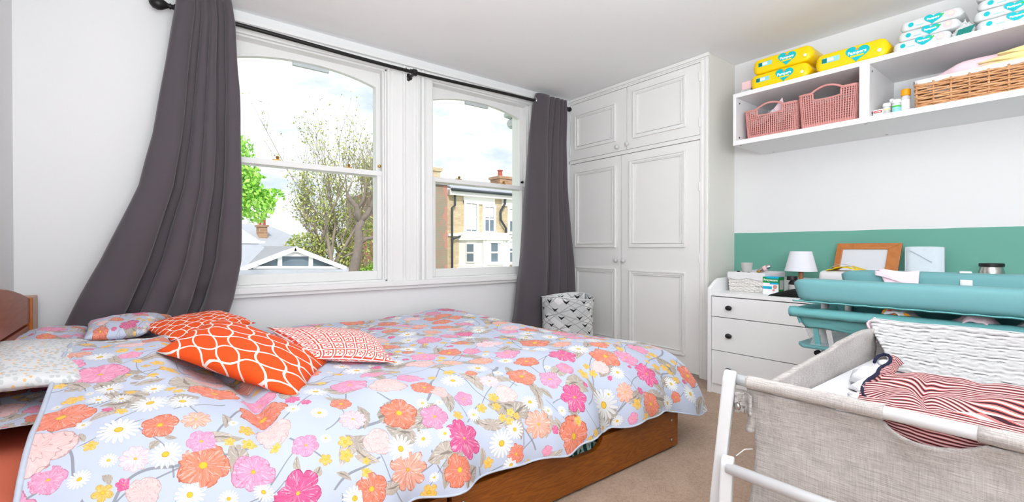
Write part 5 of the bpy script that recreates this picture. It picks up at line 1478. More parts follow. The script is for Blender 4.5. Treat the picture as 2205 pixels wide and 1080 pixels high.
MB().poly([(2.03, .45, .525), (2.03, -.25, .525), (2.46, -.25, .525), (2.46, .45, .525)], (0, 0, .012)).build('lower_tray', tq, ct, fixn=True)
for (x, y) in ((2.14, .69), (2.42, .69), (2.14, -.2), (2.42, -.2)):
    g_ = MB(); g_.tube([(x, y, .02), (x, y, .705)], .014, 12); g_.build('leg', M['plugw'], ct, smooth=True)
    MB().lathe([(0, 0), (.022, 0), (.022, .03), (.015, .036)], (x, y, 0), n=14).build('foot', M['turqd'], ct, auto=.6)
MB().lathe([(0, 0), (.010, .0), (.010, .02), (0, .022)], (2.115, .705, .50), ax=(-1, 0, 0), n=10).build('adjust_knob', M['black'], ct)
# clothes in and on the table
MB().grid(lambda u, v: (2.445 + .02 * v - .01, .578 - .118 * u + .03 * (v - .4) * (1 - u), .765 + .06 * v + .004 * sin(u * 6 + 1)), 16, 10).build('pink_cloth', M['pinkcloth'], smooth=True, solid=.006, label='pale pink cloth folded over the far side of the turquoise changing mat', category='cloth')
attach(MB().grid(lambda u, v: (2.436, .600 - .10 * u, .824 - .052 * u ** 1.2 - .022 * v * (1 - u)), 16, 6).build('folded_flap', M['pinkcloth'], smooth=True, solid=.006), bpy.data.objects['pink_cloth'])
def heap(name, x, y0, y1, z, h, m, label, cat, sd, dx=.14, peak=.5, fold=0.012):
    def P(u, v):
        s = sin(pi * min(1, max(0, u))) ** .7; pk = math.exp(-((u - peak) / .32) ** 2)
        return (x + dx * v, y1 + (y0 - y1) * u, z + h * (.25 * s + .75 * pk * s) * sin(pi * (.12 + .78 * v)) ** .7 + fold * nz(u * 7, v * 6, sd) * s)
    return MB().grid(P, 34, 22).build(name, m, smooth=True, solid=.004, label=label, category=cat)
hp1 = heap('baby_vest', 1.995, .37, .505, .668, .060, M['whitecloth'], 'white baby vest with orange lion print in the turquoise storage basket', 'baby clothes', 3, peak=.42)
mnv = MB(); mnv.lathe([(0, .002), (.020, .0015), (.021, 0)], (2.006, .455, .692), ax=(-1, 0, .35), n=18); mnv.build('orange_print', M['orangecap'], hp1)
MB().lathe([(0, .002), (.011, .0015), (.011, 0)], (2.003, .452, .696), ax=(-1, 0, .35), n=14).build('red_print', M['redink'], hp1)
MB().lathe([(0, .002), (.014, .0015), (.014, 0)], (2.008, .412, .685), ax=(-1, 0, .3), n=14).build('orange_print', M['orangecap'], hp1)
heap('baby_sleepsuit', 1.99, .185, .335, .664, .068, M['pinkcloth'], 'pale pink striped baby sleepsuit bundled on the turquoise basket rim', 'baby clothes', 9, peak=.68)
heap('muslin_square', 1.99, .02, .19, .660, .052, M['whitecloth'], 'white muslin heap in the turquoise basket at the right image edge', 'muslin', 14, peak=.4)
heap('stored_bag', 2.12, .40, .62, .539, .075, M['whitefilm'], 'pale plastic wrapped bundle on the lower turquoise tray', 'bag', 17, peak=.5, dx=.2)

# ================================================================== BASSINET
bs_ = empty('bassinet', (1.45, .05, 0), 'grey linen bedside bassinet on white tubular frame in the foreground', 'bassinet')
pw = M['plugw']; ln_ = M['linen']
TX, TZ = 1.062, .6175
MB().tube([(TX, .535, TZ), (TX, -.50, TZ)], .0122, 20).build('top_rail', pw, bs_, smooth=True)
def sleeve(y0, y1, ph):
    pts = [(TX + .0006 * sin(y * 60), y, TZ) for y in np.linspace(y1, y0, 40)]
    return MB().tube(pts, [.0142 + .0008 * nz(y * 50, 0, ph) for y in np.linspace(y1, y0, 40)], 20).build('fabric_sleeve', ln_, bs_, smooth=True)
sleeve(.247, .494, 1); sleeve(-.45, .124, 5)
def leg(name, p_top, p_bot, w, t, slant=True):
    """flat rounded-top bar: w along X/Y plane of A-frame, t thickness"""
    a, b = Vector(p_top), Vector(p_bot); d = (b - a).normalized(); side = Vector((1, .35, 0)).normalized(); side = (side - d * side.dot(d)).normalized(); n = d.cross(side)
    pts = []
    for i in range(13):
        an = pi * i / 12; pts.append(a + side * (w / 2 * cos(an)) - d * (w / 2 * sin(an) - w / 2))
    pts += [b - side * w / 2, b + side * w / 2]
    pts = [p - n * t / 2 for p in pts]
    return MB().poly(pts, n * t).build(name, pw, bs_, fixn=True, bevel=.005, seg=3, auto=.8)
leg('leg', (1.044, .524, .640), (1.028, .582, .0), .042, .026)
leg('leg', (1.010, .512, .458), (1.002, .530, .0), .036, .026)
leg('leg', (1.885, .49, .640), (1.89, .53, .0), .045, .028)
leg('leg', (1.046, -.50, .640), (1.030, -.56, .0), .052, .030)
leg('leg', (1.875, -.50, .690), (1.89, -.53, .0), .045, .028)
MB().tube([(1.0, .508, .436), (1.0, -.50, .436)], .0122, 18).build('lower_rail', pw, bs_, smooth=True)
MB().tube([(1.872, .46, .662), (1.872, -.50, .662)], .012, 14).build('far_rail', pw, bs_, smooth=True)
MB().tube([(1.03, .585, .02), (1.89, .53, .02)], .014, 14).build('foot_bar', pw, bs_, smooth=True)
MB().tube([(1.03, -.555, .02), (1.89, -.53, .02)], .014, 14).build('foot_bar', pw, bs_, smooth=True)
# front fabric panel with the scooped notch under the bare rail
def front(u, v):
    y = .498 - 1.0 * u
    zt = .602
    if .120 < y < .250:
        t = (.250 - y) / .130; zt -= .026 * sin(pi * t) ** .6 - .0
    # left edge wobble
    z = zt + (.20 - zt) * v
    x = 1.068 + .022 * sin(pi * v) ** .8 + .006 * nz(u * 5, v * 4, 2) + .0035 * nz(u * 26, v * 5, 8) + .002 * nz(u * 50, v * 20, 3)
    x += .006 * sin(u * 60) * math.exp(-v * 16) 
    y += -.012 * sin(pi * min(1, v * 1.4)) * math.exp(-u * 14) + .012 * v * v * (1 if u < .02 else 0)
    return (x, y, z)
MB().grid(front, 120, 50).build('front_panel', ln_, bs_, smooth=True, solid=.004)
MB().grid(lambda u, v: (1.072 + .78 * u, .472 + .02 * math.exp(-u * 9) + .010 * v + .003 * nz(u * 9, v * 6) - .010 * sstep(.9, 1, u), (.600 + .045 * min(1, u * 1.6) + .012 * u + .004 * sin(u * 9)) * (1 - v) + .50 * v), 50, 20).build('end_panel', ln_, bs_, smooth=True, solid=.014)
MB().tube([(1.08 + .77 * u, .468 + .02 * math.exp(-u * 9), .600 + .045 * min(1, u * 1.6) + .012 * u - .024) for u in np.linspace(.05, 1, 20)], .0018, 6).build('stitched_seam', ln_, bs_, smooth=True)
MB().grid(lambda u, v: (1.862 + .012 * v * 0, .475 - .97 * u, .664 + (.50 - .664) * v + .003 * nz(u * 9, v * 5)), 40, 10).build('far_panel', ln_, bs_, smooth=True, solid=.012)
MB().grid(lambda u, v: (1.075 + .79 * u, -.50, .63 + (.50 - .63) * v), 10, 6).build('end_panel', ln_, bs_, smooth=True, solid=.012)
MB().grid(lambda u, v: (1.10 + .77 * u, .47 - .97 * v, .20 + .0 * u), 8, 8).build('fabric_floor', ln_, bs_, smooth=True, solid=.01)
MB().grid(lambda u, v: (1.862 + .006 * v, .47 - .95 * u, .5 - .3 * v), 20, 6).build('far_panel', ln_, bs_, smooth=True, solid=.006)
MB().grid(lambda u, v: (1.10 + .77 * u, .476 + .012 * nz(u * 5, v * 5, 3) + .004, .51 - .31 * v), 20, 10).build('end_panel', ln_, bs_, smooth=True, solid=.006)
# gathered tie and snap at the corner
MB().grid(lambda u, v: (1.052 + .02 * sin(pi * u) + .006 * nz(u * 9, v * 9, 1), .520 - .040 * u, .590 - .045 * v + .008 * nz(u * 12, v * 6, 5)), 14, 12).build('corner_tie', ln_, bs_, smooth=True, solid=.005)
MB().lathe([(0, .006), (.0075, .005), (.009, 0)], (1.046, .508, .562), ax=(-.9, .4, 0), n=14).build('metal_snap', M['steel'], bs_, smooth=True)
MB().tube([(1.03, .504, .455), (1.05, .494, .468), (1.07, .486, .466)], .0012, 5).build('loose_thread', M['whitecloth'], bs_, smooth=True)
# mattress
MB().box(1.092, 1.852, -.49, .462, .515, .562).build('bassinet_mattress', M['whitecloth'], bevel=.012, seg=3, smooth=False, label='thin white mattress inside the grey bassinet', category='mattress')
# knitted blanket over the far side
def blanket(u, v):
    y = .452 - .93 * u
    # profile: outside down, over rail, inside down to the mattress
    s = v
    ins = 1.845 - .10 * sstep(.40, 1, s) - .012 * sin(u * 9) * s
    if s < .2:
        t = s / .2; x = 1.895 - .02 * t; z = .62 + .062 * t
    elif s < .3:
        t = (s - .2) / .1; x = 1.875 - .03 * t; z = .682 + .004 * sin(pi * t)
    else:
        t = (s - .3) / .7; x = 1.845 - .16 * t ** 1.5; z = .682 - .115 * t ** .85
    yoff = (.012 - .075 * sstep(.3, 1, s)) * (1 - sstep(0, .35, u)) 
    x += .008 * nz(u * 6, s * 4, 4) * s; z += .006 * nz(u * 5, s * 5, 8)
    rip = .0022 * sin(s * 150 + 1.3 * sin(u * 42))
    return (x - rip * .7, y + yoff, z + rip * .5)
bk = MB().grid(blanket, 150, 130).build('knitted_blanket', M['knit'], smooth=True, solid=.004, label='white cellular knit blanket draped over the far side of the bassinet', category='blanket')
set_uv(bk, lambda i, c: ((i % 151) / 150, (i // 151) / 130 * .35))
MB().grid(lambda u, v: (1.842 + .03 * u, .470 - .02 * v + .01 * sin(u * 4), .660 + .032 * u * (1 - v) - .045 * v + .006 * nz(u * 9, v * 9)), 12, 10).build('pink_cloth_corner', M['pinkcloth'], smooth=True, solid=.006, label='small pale pink cloth corner poking out beside the knitted blanket', category='cloth')
# white frilly bib / vest under the sleepsuit
MB().grid(lambda u, v: (1.21 + .34 * v - .02 * sin(u * 7), .425 - .075 * u - .085 * (1 - v) + .012 * sin(v * 38) * (1 - u), .566 + .046 * sin(pi * u) ** .6 * (.6 + .4 * sin(v * 9 + 1)) * sstep(.0, .3, v) * (1 - .8 * sstep(.55, 1, u)) + .010 * nz(u * 9, v * 14, 6) * sstep(0, .3, v)), 26, 60).build('white_vest', M['whitecloth'], smooth=True, solid=.004, label='white frilled vest tucked at the collar of the striped sleepsuit', category='baby clothes')
# striped sleepsuit
ssu = []
def suit(u, v):
    # u along the body (left end -> right), v from far (blanket) to near rail
    y0 = interp(v, [0, .3, .5, .62, .8, 1], [.352, .345, .348, .338, .318, .30])
    y = y0 - .62 * u
    xf = interp(u, [0, .06, .14, .3, .5, 1], [1.52, 1.575, 1.60, 1.63, 1.64, 1.62])
    xn = 1.100
    x = xf + (xn - xf) * v
    h = .036 * sin(pi * min(1, .1 + v * .75)) ** .6
    z = .566 + h * (1 - .4 * math.exp(-u * 20)) + .030 * sstep(.72, 1.0, v)
    z += .018 * nz(u * 5, v * 3, 3) + .010 * nz(u * 12, v * 4, 7) 
    # long diagonal folds
    z += .010 * sin((u * 9 + v * 7) * 2.2 + 2 * nz(u * 3, v * 3)) * sin(pi * v)
    z -= .016 * math.exp(-((u - .12 - .06 * v) / .018) ** 2) * sin(pi * v)
    z = max(z, .567)
    if v > .86: z = min(z, .609)
    return (x, y, z)
NS1, NS2 = 140, 80
sm = MB().grid(suit, NS1, NS2)
ss = sm.build('sleepsuit', M['stripe'], smooth=True, solid=.004, label='red, white and navy fine-striped baby sleepsuit lying in the bassinet', category='baby clothes')
def suv(i, c):
    u = (i % (NS1 + 1)) / NS1; v = (i // (NS1 + 1)) / NS2
    return (u, v * 29 + 2.0 * nz(u * 4, v * 2.5, 3) + u * 3.5 * (1 - v))
set_uv(ss, suv)
# lower part hanging between the bare rail and the scoop
def hang(u, v):
    y = .262 - .155 * u
    zt = .606; dz = .062 * sin(pi * (.10 + .82 * u)) ** .6
    return (1.082 + .010 * v + .002 * nz(u * 9, v * 5), y + .02 * v * (u - .5), zt - dz * v)
hg = MB().grid(hang, 60, 24).build('sleepsuit_sleeve', M['stripe'], ss, smooth=True, solid=.003)
set_uv(hg, lambda i, c: ((i % 61) / 60, (i // 61) / 24 * 8.5 + .6 * nz((i % 61) / 20, (i // 61) / 24, 2) - (i % 61) / 60 * 2.0))
# raised neck: striped yoke fanning from the navy ribbing, white inner label
rib = [(1.536,0.379,0.612),(1.564,0.383,0.616),(1.589,0.383,0.620),(1.605,0.376,0.624),(1.602,0.365,0.624),(1.588,0.356,0.620),(1.556,0.350,0.616),(1.532,0.351,0.612),(1.502,0.354,0.610),(1.477,0.354,0.608),(1.427,0.346,0.606),(1.392,0.346,0.604),(1.369,0.348,0.602),(1.331,0.347,0.600),(1.291,0.341,0.598),(1.269,0.335,0.594),(1.258,0.330,0.590),(1.245,0.319,0.588)]
MB().tube(rib, [.0042] * 8 + [.0046] * 5 + [.0036, .003, .0028, .0026, .0022], 8).build('navy_neck_rib', M['navy'], ss, smooth=True)
top_ = rib[4:15]
def yoke(u, v):
    k = u * (len(top_) - 1); i = min(len(top_) - 2, int(k)); f = k - i
    a = Vector(top_[i]).lerp(Vector(top_[i + 1]), f)
    b = Vector((1.70 - .40 * u, .350 - .010 * u + .004 * sin(u * 9), .588)).lerp(Vector((1.60, .325, .598)), .45 * sin(pi * u))
    p = a.lerp(b, v); p.z += .008 * sin(pi * v) + .003 * nz(u * 9, v * 5)
    return p
nk = MB().grid(yoke, 60, 12).build('striped_yoke', M['stripe'], ss, smooth=True, solid=.003)
set_uv(nk, lambda i, c: ((i // 61) / 12, (i % 61) / 60 * 19 + .6 * (i // 61) / 12))
MB().ellipsoid((1.578, .366, .606), .030, .016, .008, 16, 8).build('inner_label_patch', M['whitecloth'], ss, smooth=True)

# ================================================================== OUTSIDE
rg = random.Random(11)
MB().box(-30, 60, 3.4, 90, -4.2, -4.0).build('garden_ground', M['lawn'], label='green garden ground between the houses below the windows', category='ground')
# ornate brick pier just outside the right window
pr_ = empty('brick_pier', (2.66, 3.42, -1), 'old stock-brick pier with carved white stone bracket outside the right window', 'pier')
PX0, PX1, PY0, PY1 = 2.775, 3.0, 3.38, 3.47
MB().box(PX0 + .008, PX1, PY0 + .008, PY1 - .008, -1.0, 1.90).build('mortar_core', M['mortar'], pr_)
nb_ = 0
z = .50
while z < 1.85:
    hgt = .054
    dark = rg.random() < .3
    off = nb_ % 2
    for (a, b) in (((PY0, PY1),)):
        j = rg.uniform(-.003, .003)
        MB().box(PX0 + j, PX0 + .1, a, b, z, z + hgt).build('brick', M['brickdark'] if dark else M['brickpiece'], pr_, bevel=.004, seg=1)
        dark = rg.random() < .25
    for (a, b) in (((PX0, PX0 + .10), (PX0 + .11, PX1)) if off else ((PX0, PX0 + .18), (PX0 + .19, PX1))):
        MB().box(a, b, PY0 + rg.uniform(-.003, .003), PY0 + .09, z, z + hgt).build('brick', M['brickdark'] if rg.random() < .25 else M['brickpiece'], pr_, bevel=.004, seg=1)
    z += hgt + .012; nb_ += 1
sc = M['stuccogrey']
MB().box(PX0 - .035, PX1, PY0 - .03, PY1, 1.905, 1.93).build('stone_string_course', sc, pr_, bevel=.01)
out = [(PX0, 1.93), (PX0 - .005, 1.985), (PX0 - .02, 2.02), (PX0 - .05, 2.045), (PX0 - .09, 2.04), (PX0 - .125, 2.055), (PX0 - .135, 2.085), (PX0 - .12, 2.115), (PX0 - .095, 2.125), (PX0 - .165, 2.135), (PX0 - .17, 2.165), (PX0 - .11, 2.19), (PX0 - .04, 2.22), (PX0 + .1, 2.24), (PX1, 2.24), (PX1, 1.93)]
MB().poly([(x, PY0 - .01, z) for x, z in out], (0, .09, 0)).build('carved_bracket', sc, pr_, fixn=True, bevel=.004)
MB().lathe([(0, .016), (.018, .014), (.032, .008), (.034, 0)], (PX0 - .095, PY0 - .01, 2.083), ax=(0, -1, 0), n=20).build('scroll', sc, pr_, smooth=True)
for i in range(4):
    MB().box(PX0 - .01, PX0 + .10, PY0 - .016, PY0 + .01, 1.95 + i * .022, 1.962 + i * .022).build('carved_flute', sc, pr_, bevel=.003)

# low slate extension with glazed gable
gx = empty('garden_extension', (2.2, 10, -4), 'slate-roofed extension with white glazed triangular gable window', 'house')
GY = 10.0
AP = (2.292, .918); BL = (1.36, .50); BR = (3.26, .47)
MB().poly([(-3.5, GY + .25, .40), (3.7, GY + .25, .36), (3.7, GY + .25, -4), (-3.5, GY + .25, -4)], (0, 4, 0)).build('wall', M['stucco'], gx, fixn=True)
# gable roof slabs running back
def slab(p, q, y0, y1, th, m, name):
    (xa, za), (xb, zb_) = p, q
    return MB().poly([(xa, y0, za), (xb, y0, zb_), (xb, y0, zb_ - th), (xa, y0, za - th)], (0, y1 - y0, 0)).build(name, m, gx, fixn=True)
slab((1.22, .44), (2.292, .955), GY - .05, GY + 3.6, .05, M['slate2'], 'roof_slope')
slab((2.292, .955), (3.50, .42), GY - .05, GY + 3.6, .05, M['slate'], 'roof_slope')
MB().poly([(BL[0], GY + .06, BL[1]), (AP[0], GY + .06, AP[1]), (BR[0], GY + .06, BR[1])], (0, .1, 0)).build('gable_backing', M['winglass'], gx, fixn=True)
wf = M['stucco']
def strut(a, b, w, name='glazing_bar', y=GY):
    a, b = Vector((a[0], y, a[1])), Vector((b[0], y, b[1])); d = (b - a).normalized(); n = Vector((-d.z, 0, d.x)) * w / 2
    return MB().poly([a + n, b + n, b - n, a - n], (0, .07, 0)).build(name, wf, gx, fixn=True)
strut((1.33, .50), (2.30, .90), .085, 'barge_board', GY - .06); strut((2.28, .90), (3.30, .475), .085, 'barge_board', GY - .06)
strut((1.55, .545), (3.15, .50), .05, 'gable_sill', GY - .02)
strut((2.02, .53), (2.02, .80), .075); strut((2.60, .52), (2.60, .78), .075)
strut((2.0, .775), (2.62, .765), .05, 'glazing_transom')
MB().poly([(2.06, GY + .02, .80), (2.56, GY + .02, .79), (2.31, GY + .02, .88)], (0, .03, 0)).build('gable_infill', wf, gx, fixn=True)
MB().poly([(1.0, GY - .45, .40), (3.6, GY - .45, .345), (3.6, GY - .02, .46), (1.0, GY - .02, .52)], (0, 0, -.05)).build('flat_roof_edge', M['slate'], gx, fixn=True)
MB().poly([(-3.6, GY + 3.4, 1.05), (2.2, GY + 3.4, 1.02), (2.4, GY + .2, .55), (-3.6, GY + .2, .55)], (0, 0, -.06)).build('main_slate_roof', M['slate'], gx, fixn=True)
MB().box(-3.6, 2.34, GY + 3.3, GY + 3.5, 1.03, 1.09).build('ridge_capping', M['stuccogrey'], gx)
# far hip roof with chimney
fh = empty('far_house', (3, 16, -4), 'distant hip-roofed slate house with small brick chimney left of the bare tree', 'house')
MB().add([(-1, 16, 1.0), (4.4, 16, .95), (4.4, 21, .95), (-1, 21, 1.0), (1.9, 18.3, 1.75), (3.3, 18.3, 1.72)], [(0, 1, 5, 4), (1, 2, 5), (2, 3, 4, 5), (3, 0, 4)]).build('hip_roof', M['slate'], fh, fixn=True)
MB().box(-.8, 4.2, 16.2, 20.8, -4, 1.0).build('wall', M['stock'], fh)
MB().box(2.78, 3.02, 16.8, 17.3, 1.1, 1.62).build('chimney_stack', M['chimbrick'], fh)
MB().box(2.74, 3.06, 16.76, 17.34, 1.60, 1.66).build('chimney_cap', M['chimbrick'], fh)
for x in (2.84, 2.96):
    MB().lathe([(.05, 0), (.045, .16), (.055, .17)], (x, 17.0, 1.66), n=10).build('chimney_pot', M['redpot'], fh, auto=.6)
MB().box(1.9, 2.2, 19, 19.5, 1.2, 1.75).build('chimney_stack', M['chimbrick'], fh)
# terraced house across the gardens
hs = empty('terraced_house', (11, 16, -4), 'yellow-brick terraced house with white two-storey bay window beyond the right window', 'house')
HY = 16.0
MB().box(9.08, 16.5, HY, HY + 7, -4, 3.02).build('brick_facade', M['stock'], hs)
MB().box(7.6, 9.10, HY - .3, HY + 7, -4, 3.35).build('party_wall_wing', M['sidebrick'], hs)
MB().add([(9.28, HY - .25, 3.30), (16.5, HY - .25, 3.30), (16.5, HY + 3.4, 4.25), (9.28, HY + 3.4, 4.25), (9.28, HY - .25, 3.22), (16.5, HY - .25, 3.22), (16.5, HY + 3.4, 4.15), (9.28, HY + 3.4, 4.15)], [(0, 1, 2, 3), (4, 7, 6, 5), (0, 4, 5, 1), (1, 5, 6, 2), (2, 6, 7, 3), (3, 7, 4, 0)]).build('slate_roof', M['slate'], hs)
MB().add([(7.6, HY - .4, 3.40), (9.15, HY - .4, 3.40), (9.15, HY + 3, 4.2), (7.6, HY + 3, 4.2)], [(0, 1, 2, 3)]).build('wing_roof', M['slate2'], hs, solid=.08)
MB().box(9.28, 16.5, HY - .22, HY, 3.0, 3.22).build('eaves_fascia', M['stucco'], hs)
MB().tube([(9.3, HY - .30, 3.20), (16.4, HY - .30, 3.20)], .055, 8).build('gutter', M['pipe'], hs, smooth=True)
MB().box(10.0, 11.55, HY - .06, HY, 2.72, 3.0).build('white_lintel_band', M['stucco'], hs)
MB().box(11.95, 16.5, HY - .06, HY, 2.72, 3.0).build('white_lintel_band', M['stucco'], hs)
def sash(x0, x1, z0, z1, y, parent=hs, blind=.0, mull=True, curtain_=False):
    f = MB(); f.box(x0 - .12, x1 + .12, y - .09, y + .02, z0 - .12, z0); f.box(x0 - .12, x1 + .12, y - .05, y + .02, z1, z1 + .12)
    f.box(x0 - .10, x0, y - .05, y + .02, z0, z1); f.box(x1, x1 + .10, y - .05, y + .02, z0, z1)
    w_ = f.build('window', M['stucco'], parent)
    g_ = MB().box(x0, x1, y - .012, y + .01, z0, z1).build('pane', M['winglass'], w_)
    b_ = MB(); zm = (z0 + z1) / 2; b_.box(x0, x1, y - .035, y - .005, zm - .035, zm + .035)
    if mull: b_.box((x0 + x1) / 2 - .02, (x0 + x1) / 2 + .02, y - .03, y - .005, z0, z1)
    b_.build('sash_bar', M['stucco'], w_)
    if blind: MB().box(x0 + .02, x1 - .02, y - .02, y - .012, z1 - (z1 - z0) * blind, z1 - .02).build('blind', M['stucco'], w_)
    if curtain_:
        MB().box(x0 + .01, x0 + (x1 - x0) * .2, y - .02, y - .012, z0, z1).build('curtain_panel', M['stucco'], w_); MB().box(x1 - (x1 - x0) * .2, x1 - .01, y - .02, y - .012, z0, z1).build('curtain_panel', M['stucco'], w_)
    return w_
sash(10.12, 10.62, 1.60, 2.72, HY - .02, blind=.95)
sash(11.05, 11.50, 1.62, 2.62, HY - .02, blind=.42)
sash(12.35, 12.85, 1.62, 2.60, HY - .02, blind=.5)
sash(12.35, 12.85, .30, 1.18, HY - .02, blind=.35, mull=False)
sash(13.7, 14.3, 1.62, 2.60, HY - .02); sash(13.7, 14.3, .30, 1.18, HY - .02)
# bay
BY = HY - 1.0
bay = MB(); bay.poly([(9.80, HY, -4), (10.30, BY, -4), (11.55, BY, -4), (12.0, HY, -4)], (0, 0, 5.30))
bay.build('bay_body', M['stucco'], hs, fixn=True)
for z, h, e in ((1.22, .20, .10), (1.42, .10, .02), (-.02, .16, .10), (.20, .07, .03), (-.42, .12, .06)):
    MB().poly([(9.80 - e, HY, z), (10.30 - e * .6, BY - e, z), (11.55 + e * .6, BY - e, z), (12.0 + e, HY, z)], (0, 0, h)).build('bay_cornice', M['stucco'], hs, fixn=True)
sash(10.55, 11.10, .36, 1.10, BY - .01, curtain_=True, mull=False)
# angled bay light
aw = MB(); d_ = Vector((.447, -.894, 0)); c_ = Vector((10.05, HY - .5, .72)) + Vector((-.894, -.447, 0)) * .02
aw.obox(c_, d_ * .20, Vector((-.894, -.447, 0)) * .03, (0, 0, .40)); awo = aw.build('window', M['stucco'], hs)
MB().obox(c_ + Vector((-.894, -.447, 0)) * .02, d_ * .15, Vector((-.894, -.447, 0)) * .02, (0, 0, .34)).build('pane', M['winglass'], awo)
MB().obox(c_ + Vector((-.894, -.447, 0)) * .035, d_ * .15, Vector((-.894, -.447, 0)) * .02, (0, 0, .03)).build('sash_bar', M['stucco'], awo)
for x in (10.33, 11.52, 10.45, 11.3):
    MB().box(x - .05, x + .05, BY - .05, BY, .14, 1.22).build('pilaster', M['stucco'], hs)
MB().box(9.28, 16.5, HY - .07, HY, 1.38, 1.48).build('string_course', M['stucco'], hs)
MB().box(9.28, 16.5, HY - .07, HY, -.02, .10).build('string_course', M['stucco'], hs)
MB().tube([(9.55, HY - .12, 3.0), (9.55, HY - .12, 2.6), (9.42, HY - .12, 2.5), (9.42, HY - .12, -4)], .045, 8).build('downpipe', M['pipe'], hs, smooth=True)
MB().tube([(9.42, HY - .14, 1.25), (9.9, HY - .14, 1.42)], .04, 8).build('downpipe', M['pipe'], hs, smooth=True)
MB().tube([(9.42, HY - .14, -.2), (9.75, HY - .14, -.12)], .04, 8).build('downpipe', M['pipe'], hs, smooth=True)
MB().tube([(12.05, HY - .14, 3.1), (12.02, HY - .14, 2.8), (11.78, HY - .14, 2.45), (11.80, HY - .14, 2.1), (12.08, HY - .14, 1.75), (12.05, HY - .14, -4)], .05, 8).build('downpipe', M['pipe'], hs, smooth=True)
MB().box(13.2, 14.3, HY + 1.8, HY + 2.6, 3.4, 4.28).build('chimney_stack', M['chimbrick'], hs)
MB().box(13.12, 14.38, HY + 1.75, HY + 2.65, 4.24, 4.36).build('chimney_cap', M['chimbrick'], hs)
for x in (13.5,):
    MB().lathe([(.12, 0), (.10, .28), (.14, .30), (.14, .34), (.10, .34)], (x, HY + 2.2, 4.36), n=12).build('chimney_pot', M['redpot'], hs, auto=.6)
MB().box(8.1, 8.85, HY - .2, HY + .5, 3.3, 3.92).build('chimney_stack', M['stock'], hs)
MB().box(8.05, 8.92, HY - .25, HY + .55, 3.86, 3.98).build('chimney_cap', M['stock'], hs)
MB().lathe([(0, 0), (.012, 0), (.012, .5), (0, .5)], (14.1, HY + 1.9, 4.0), n=6).build('aerial', M['pipe'], hs)

# trees
def leaves_mesh(pts, size, seed, flat=.5):
    r = np.random.RandomState(seed); n = len(pts); P = np.array(pts)
    a = r.normal(size=(n, 3)); a /= np.linalg.norm(a, axis=1)[:, None]; b = r.normal(size=(n, 3)); b -= a * (a * b).sum(1)[:, None]; b /= np.linalg.norm(b, axis=1)[:, None]
    s = size * r.uniform(.6, 1.3, n)[:, None]
    v = np.stack([P - a * s, P - b * s * .55, P + a * s, P + b * s * .55], 1).reshape(-1, 3)
    mb = MB(); mb.v = [tuple(x) for x in v]; mb.f = [(4 * i, 4 * i + 1, 4 * i + 2, 4 * i + 3) for i in range(n)]
    return mb
def grow(mb, p, d, L, r, depth, rg, tips, spread=.5, up=.25, kids=3, jit=.25):
    seg = 4; pts = [p]; q = Vector(p); dd = Vector(d)
    for i in range(seg):
        dd = (dd + Vector((rg.uniform(-jit, jit), rg.uniform(-jit, jit), rg.uniform(-jit, jit) + up * .3)) * .5).normalized()
        q = q + dd * L / seg; pts.append(q.copy())
        if depth <= 1: tips.append(q.copy())
    mb.tube(pts, [max(.003, r * (1 - .55 * i / seg)) for i in range(seg + 1)], 5 if r > .03 else 3, cap=False)
    if depth == 0: return
    for k in range(kids):
        i = rg.randint(1 if depth > 2 else 2, seg); a = Vector((rg.uniform(-1, 1), rg.uniform(-1, 1), rg.uniform(-.2, .8))).normalized()
        nd = (dd * (1 - spread) + a * spread + Vector((0, 0, up * .5))).normalized()
        grow(mb, pts[i], nd, L * rg.uniform(.6, .85), r * .5, depth - 1, rg, tips, spread, up, kids, jit)

# bright leafy tree at left
t1 = empty('leafy_tree', (.2, 7.6, -4), 'bright green leafy tree at the left edge of the window view', 'tree')
rgt = random.Random(4); pts = []
for (cx, cy, cz, rx, ry, rz, n) in ((.55, 7.2, 1.95, .62, .6, .62, 3800), (.85, 7.1, 1.72, .42, .5, .42, 3000), (1.05, 7.0, 1.50, .30, .4, .26, 900), (.9, 7.1, 2.2, .22, .35, .22, 600), (.2, 7.3, 2.4, .8, .6, .7, 2200), (1.32, 7.0, 1.63, .17, .2, .10, 150), (.4, 7.4, 1.3, .45, .5, .25, 600)):
    for _ in range(n):
        a = Vector((rgt.gauss(0, 1), rgt.gauss(0, 1), rgt.gauss(0, 1))).normalized() * rgt.uniform(.35, 1) ** .5
        c = (cx + a.x * rx, cy + a.y * ry, cz + a.z * rz)
        if nz(c[0] * 4.5, c[1] * 4.5, c[2] * 4.5) > -.22: pts.append(c)
leaves_mesh(pts, .034, 1).build('foliage', M['leafb'], t1, kind='stuff')
tr = MB(); tips = []; tr.tube([(-.1, 7.6, -4), (0, 7.5, -1), (.1, 7.4, 1.2)], [.25, .2, .15], 8)
tr.tube([(.3, 7.3, 1.5), (.8, 7.1, 1.55), (1.35, 7.0, 1.62)], [.03, .02, .008], 5)
tr.build('trunk', M['bark'], t1, smooth=True)
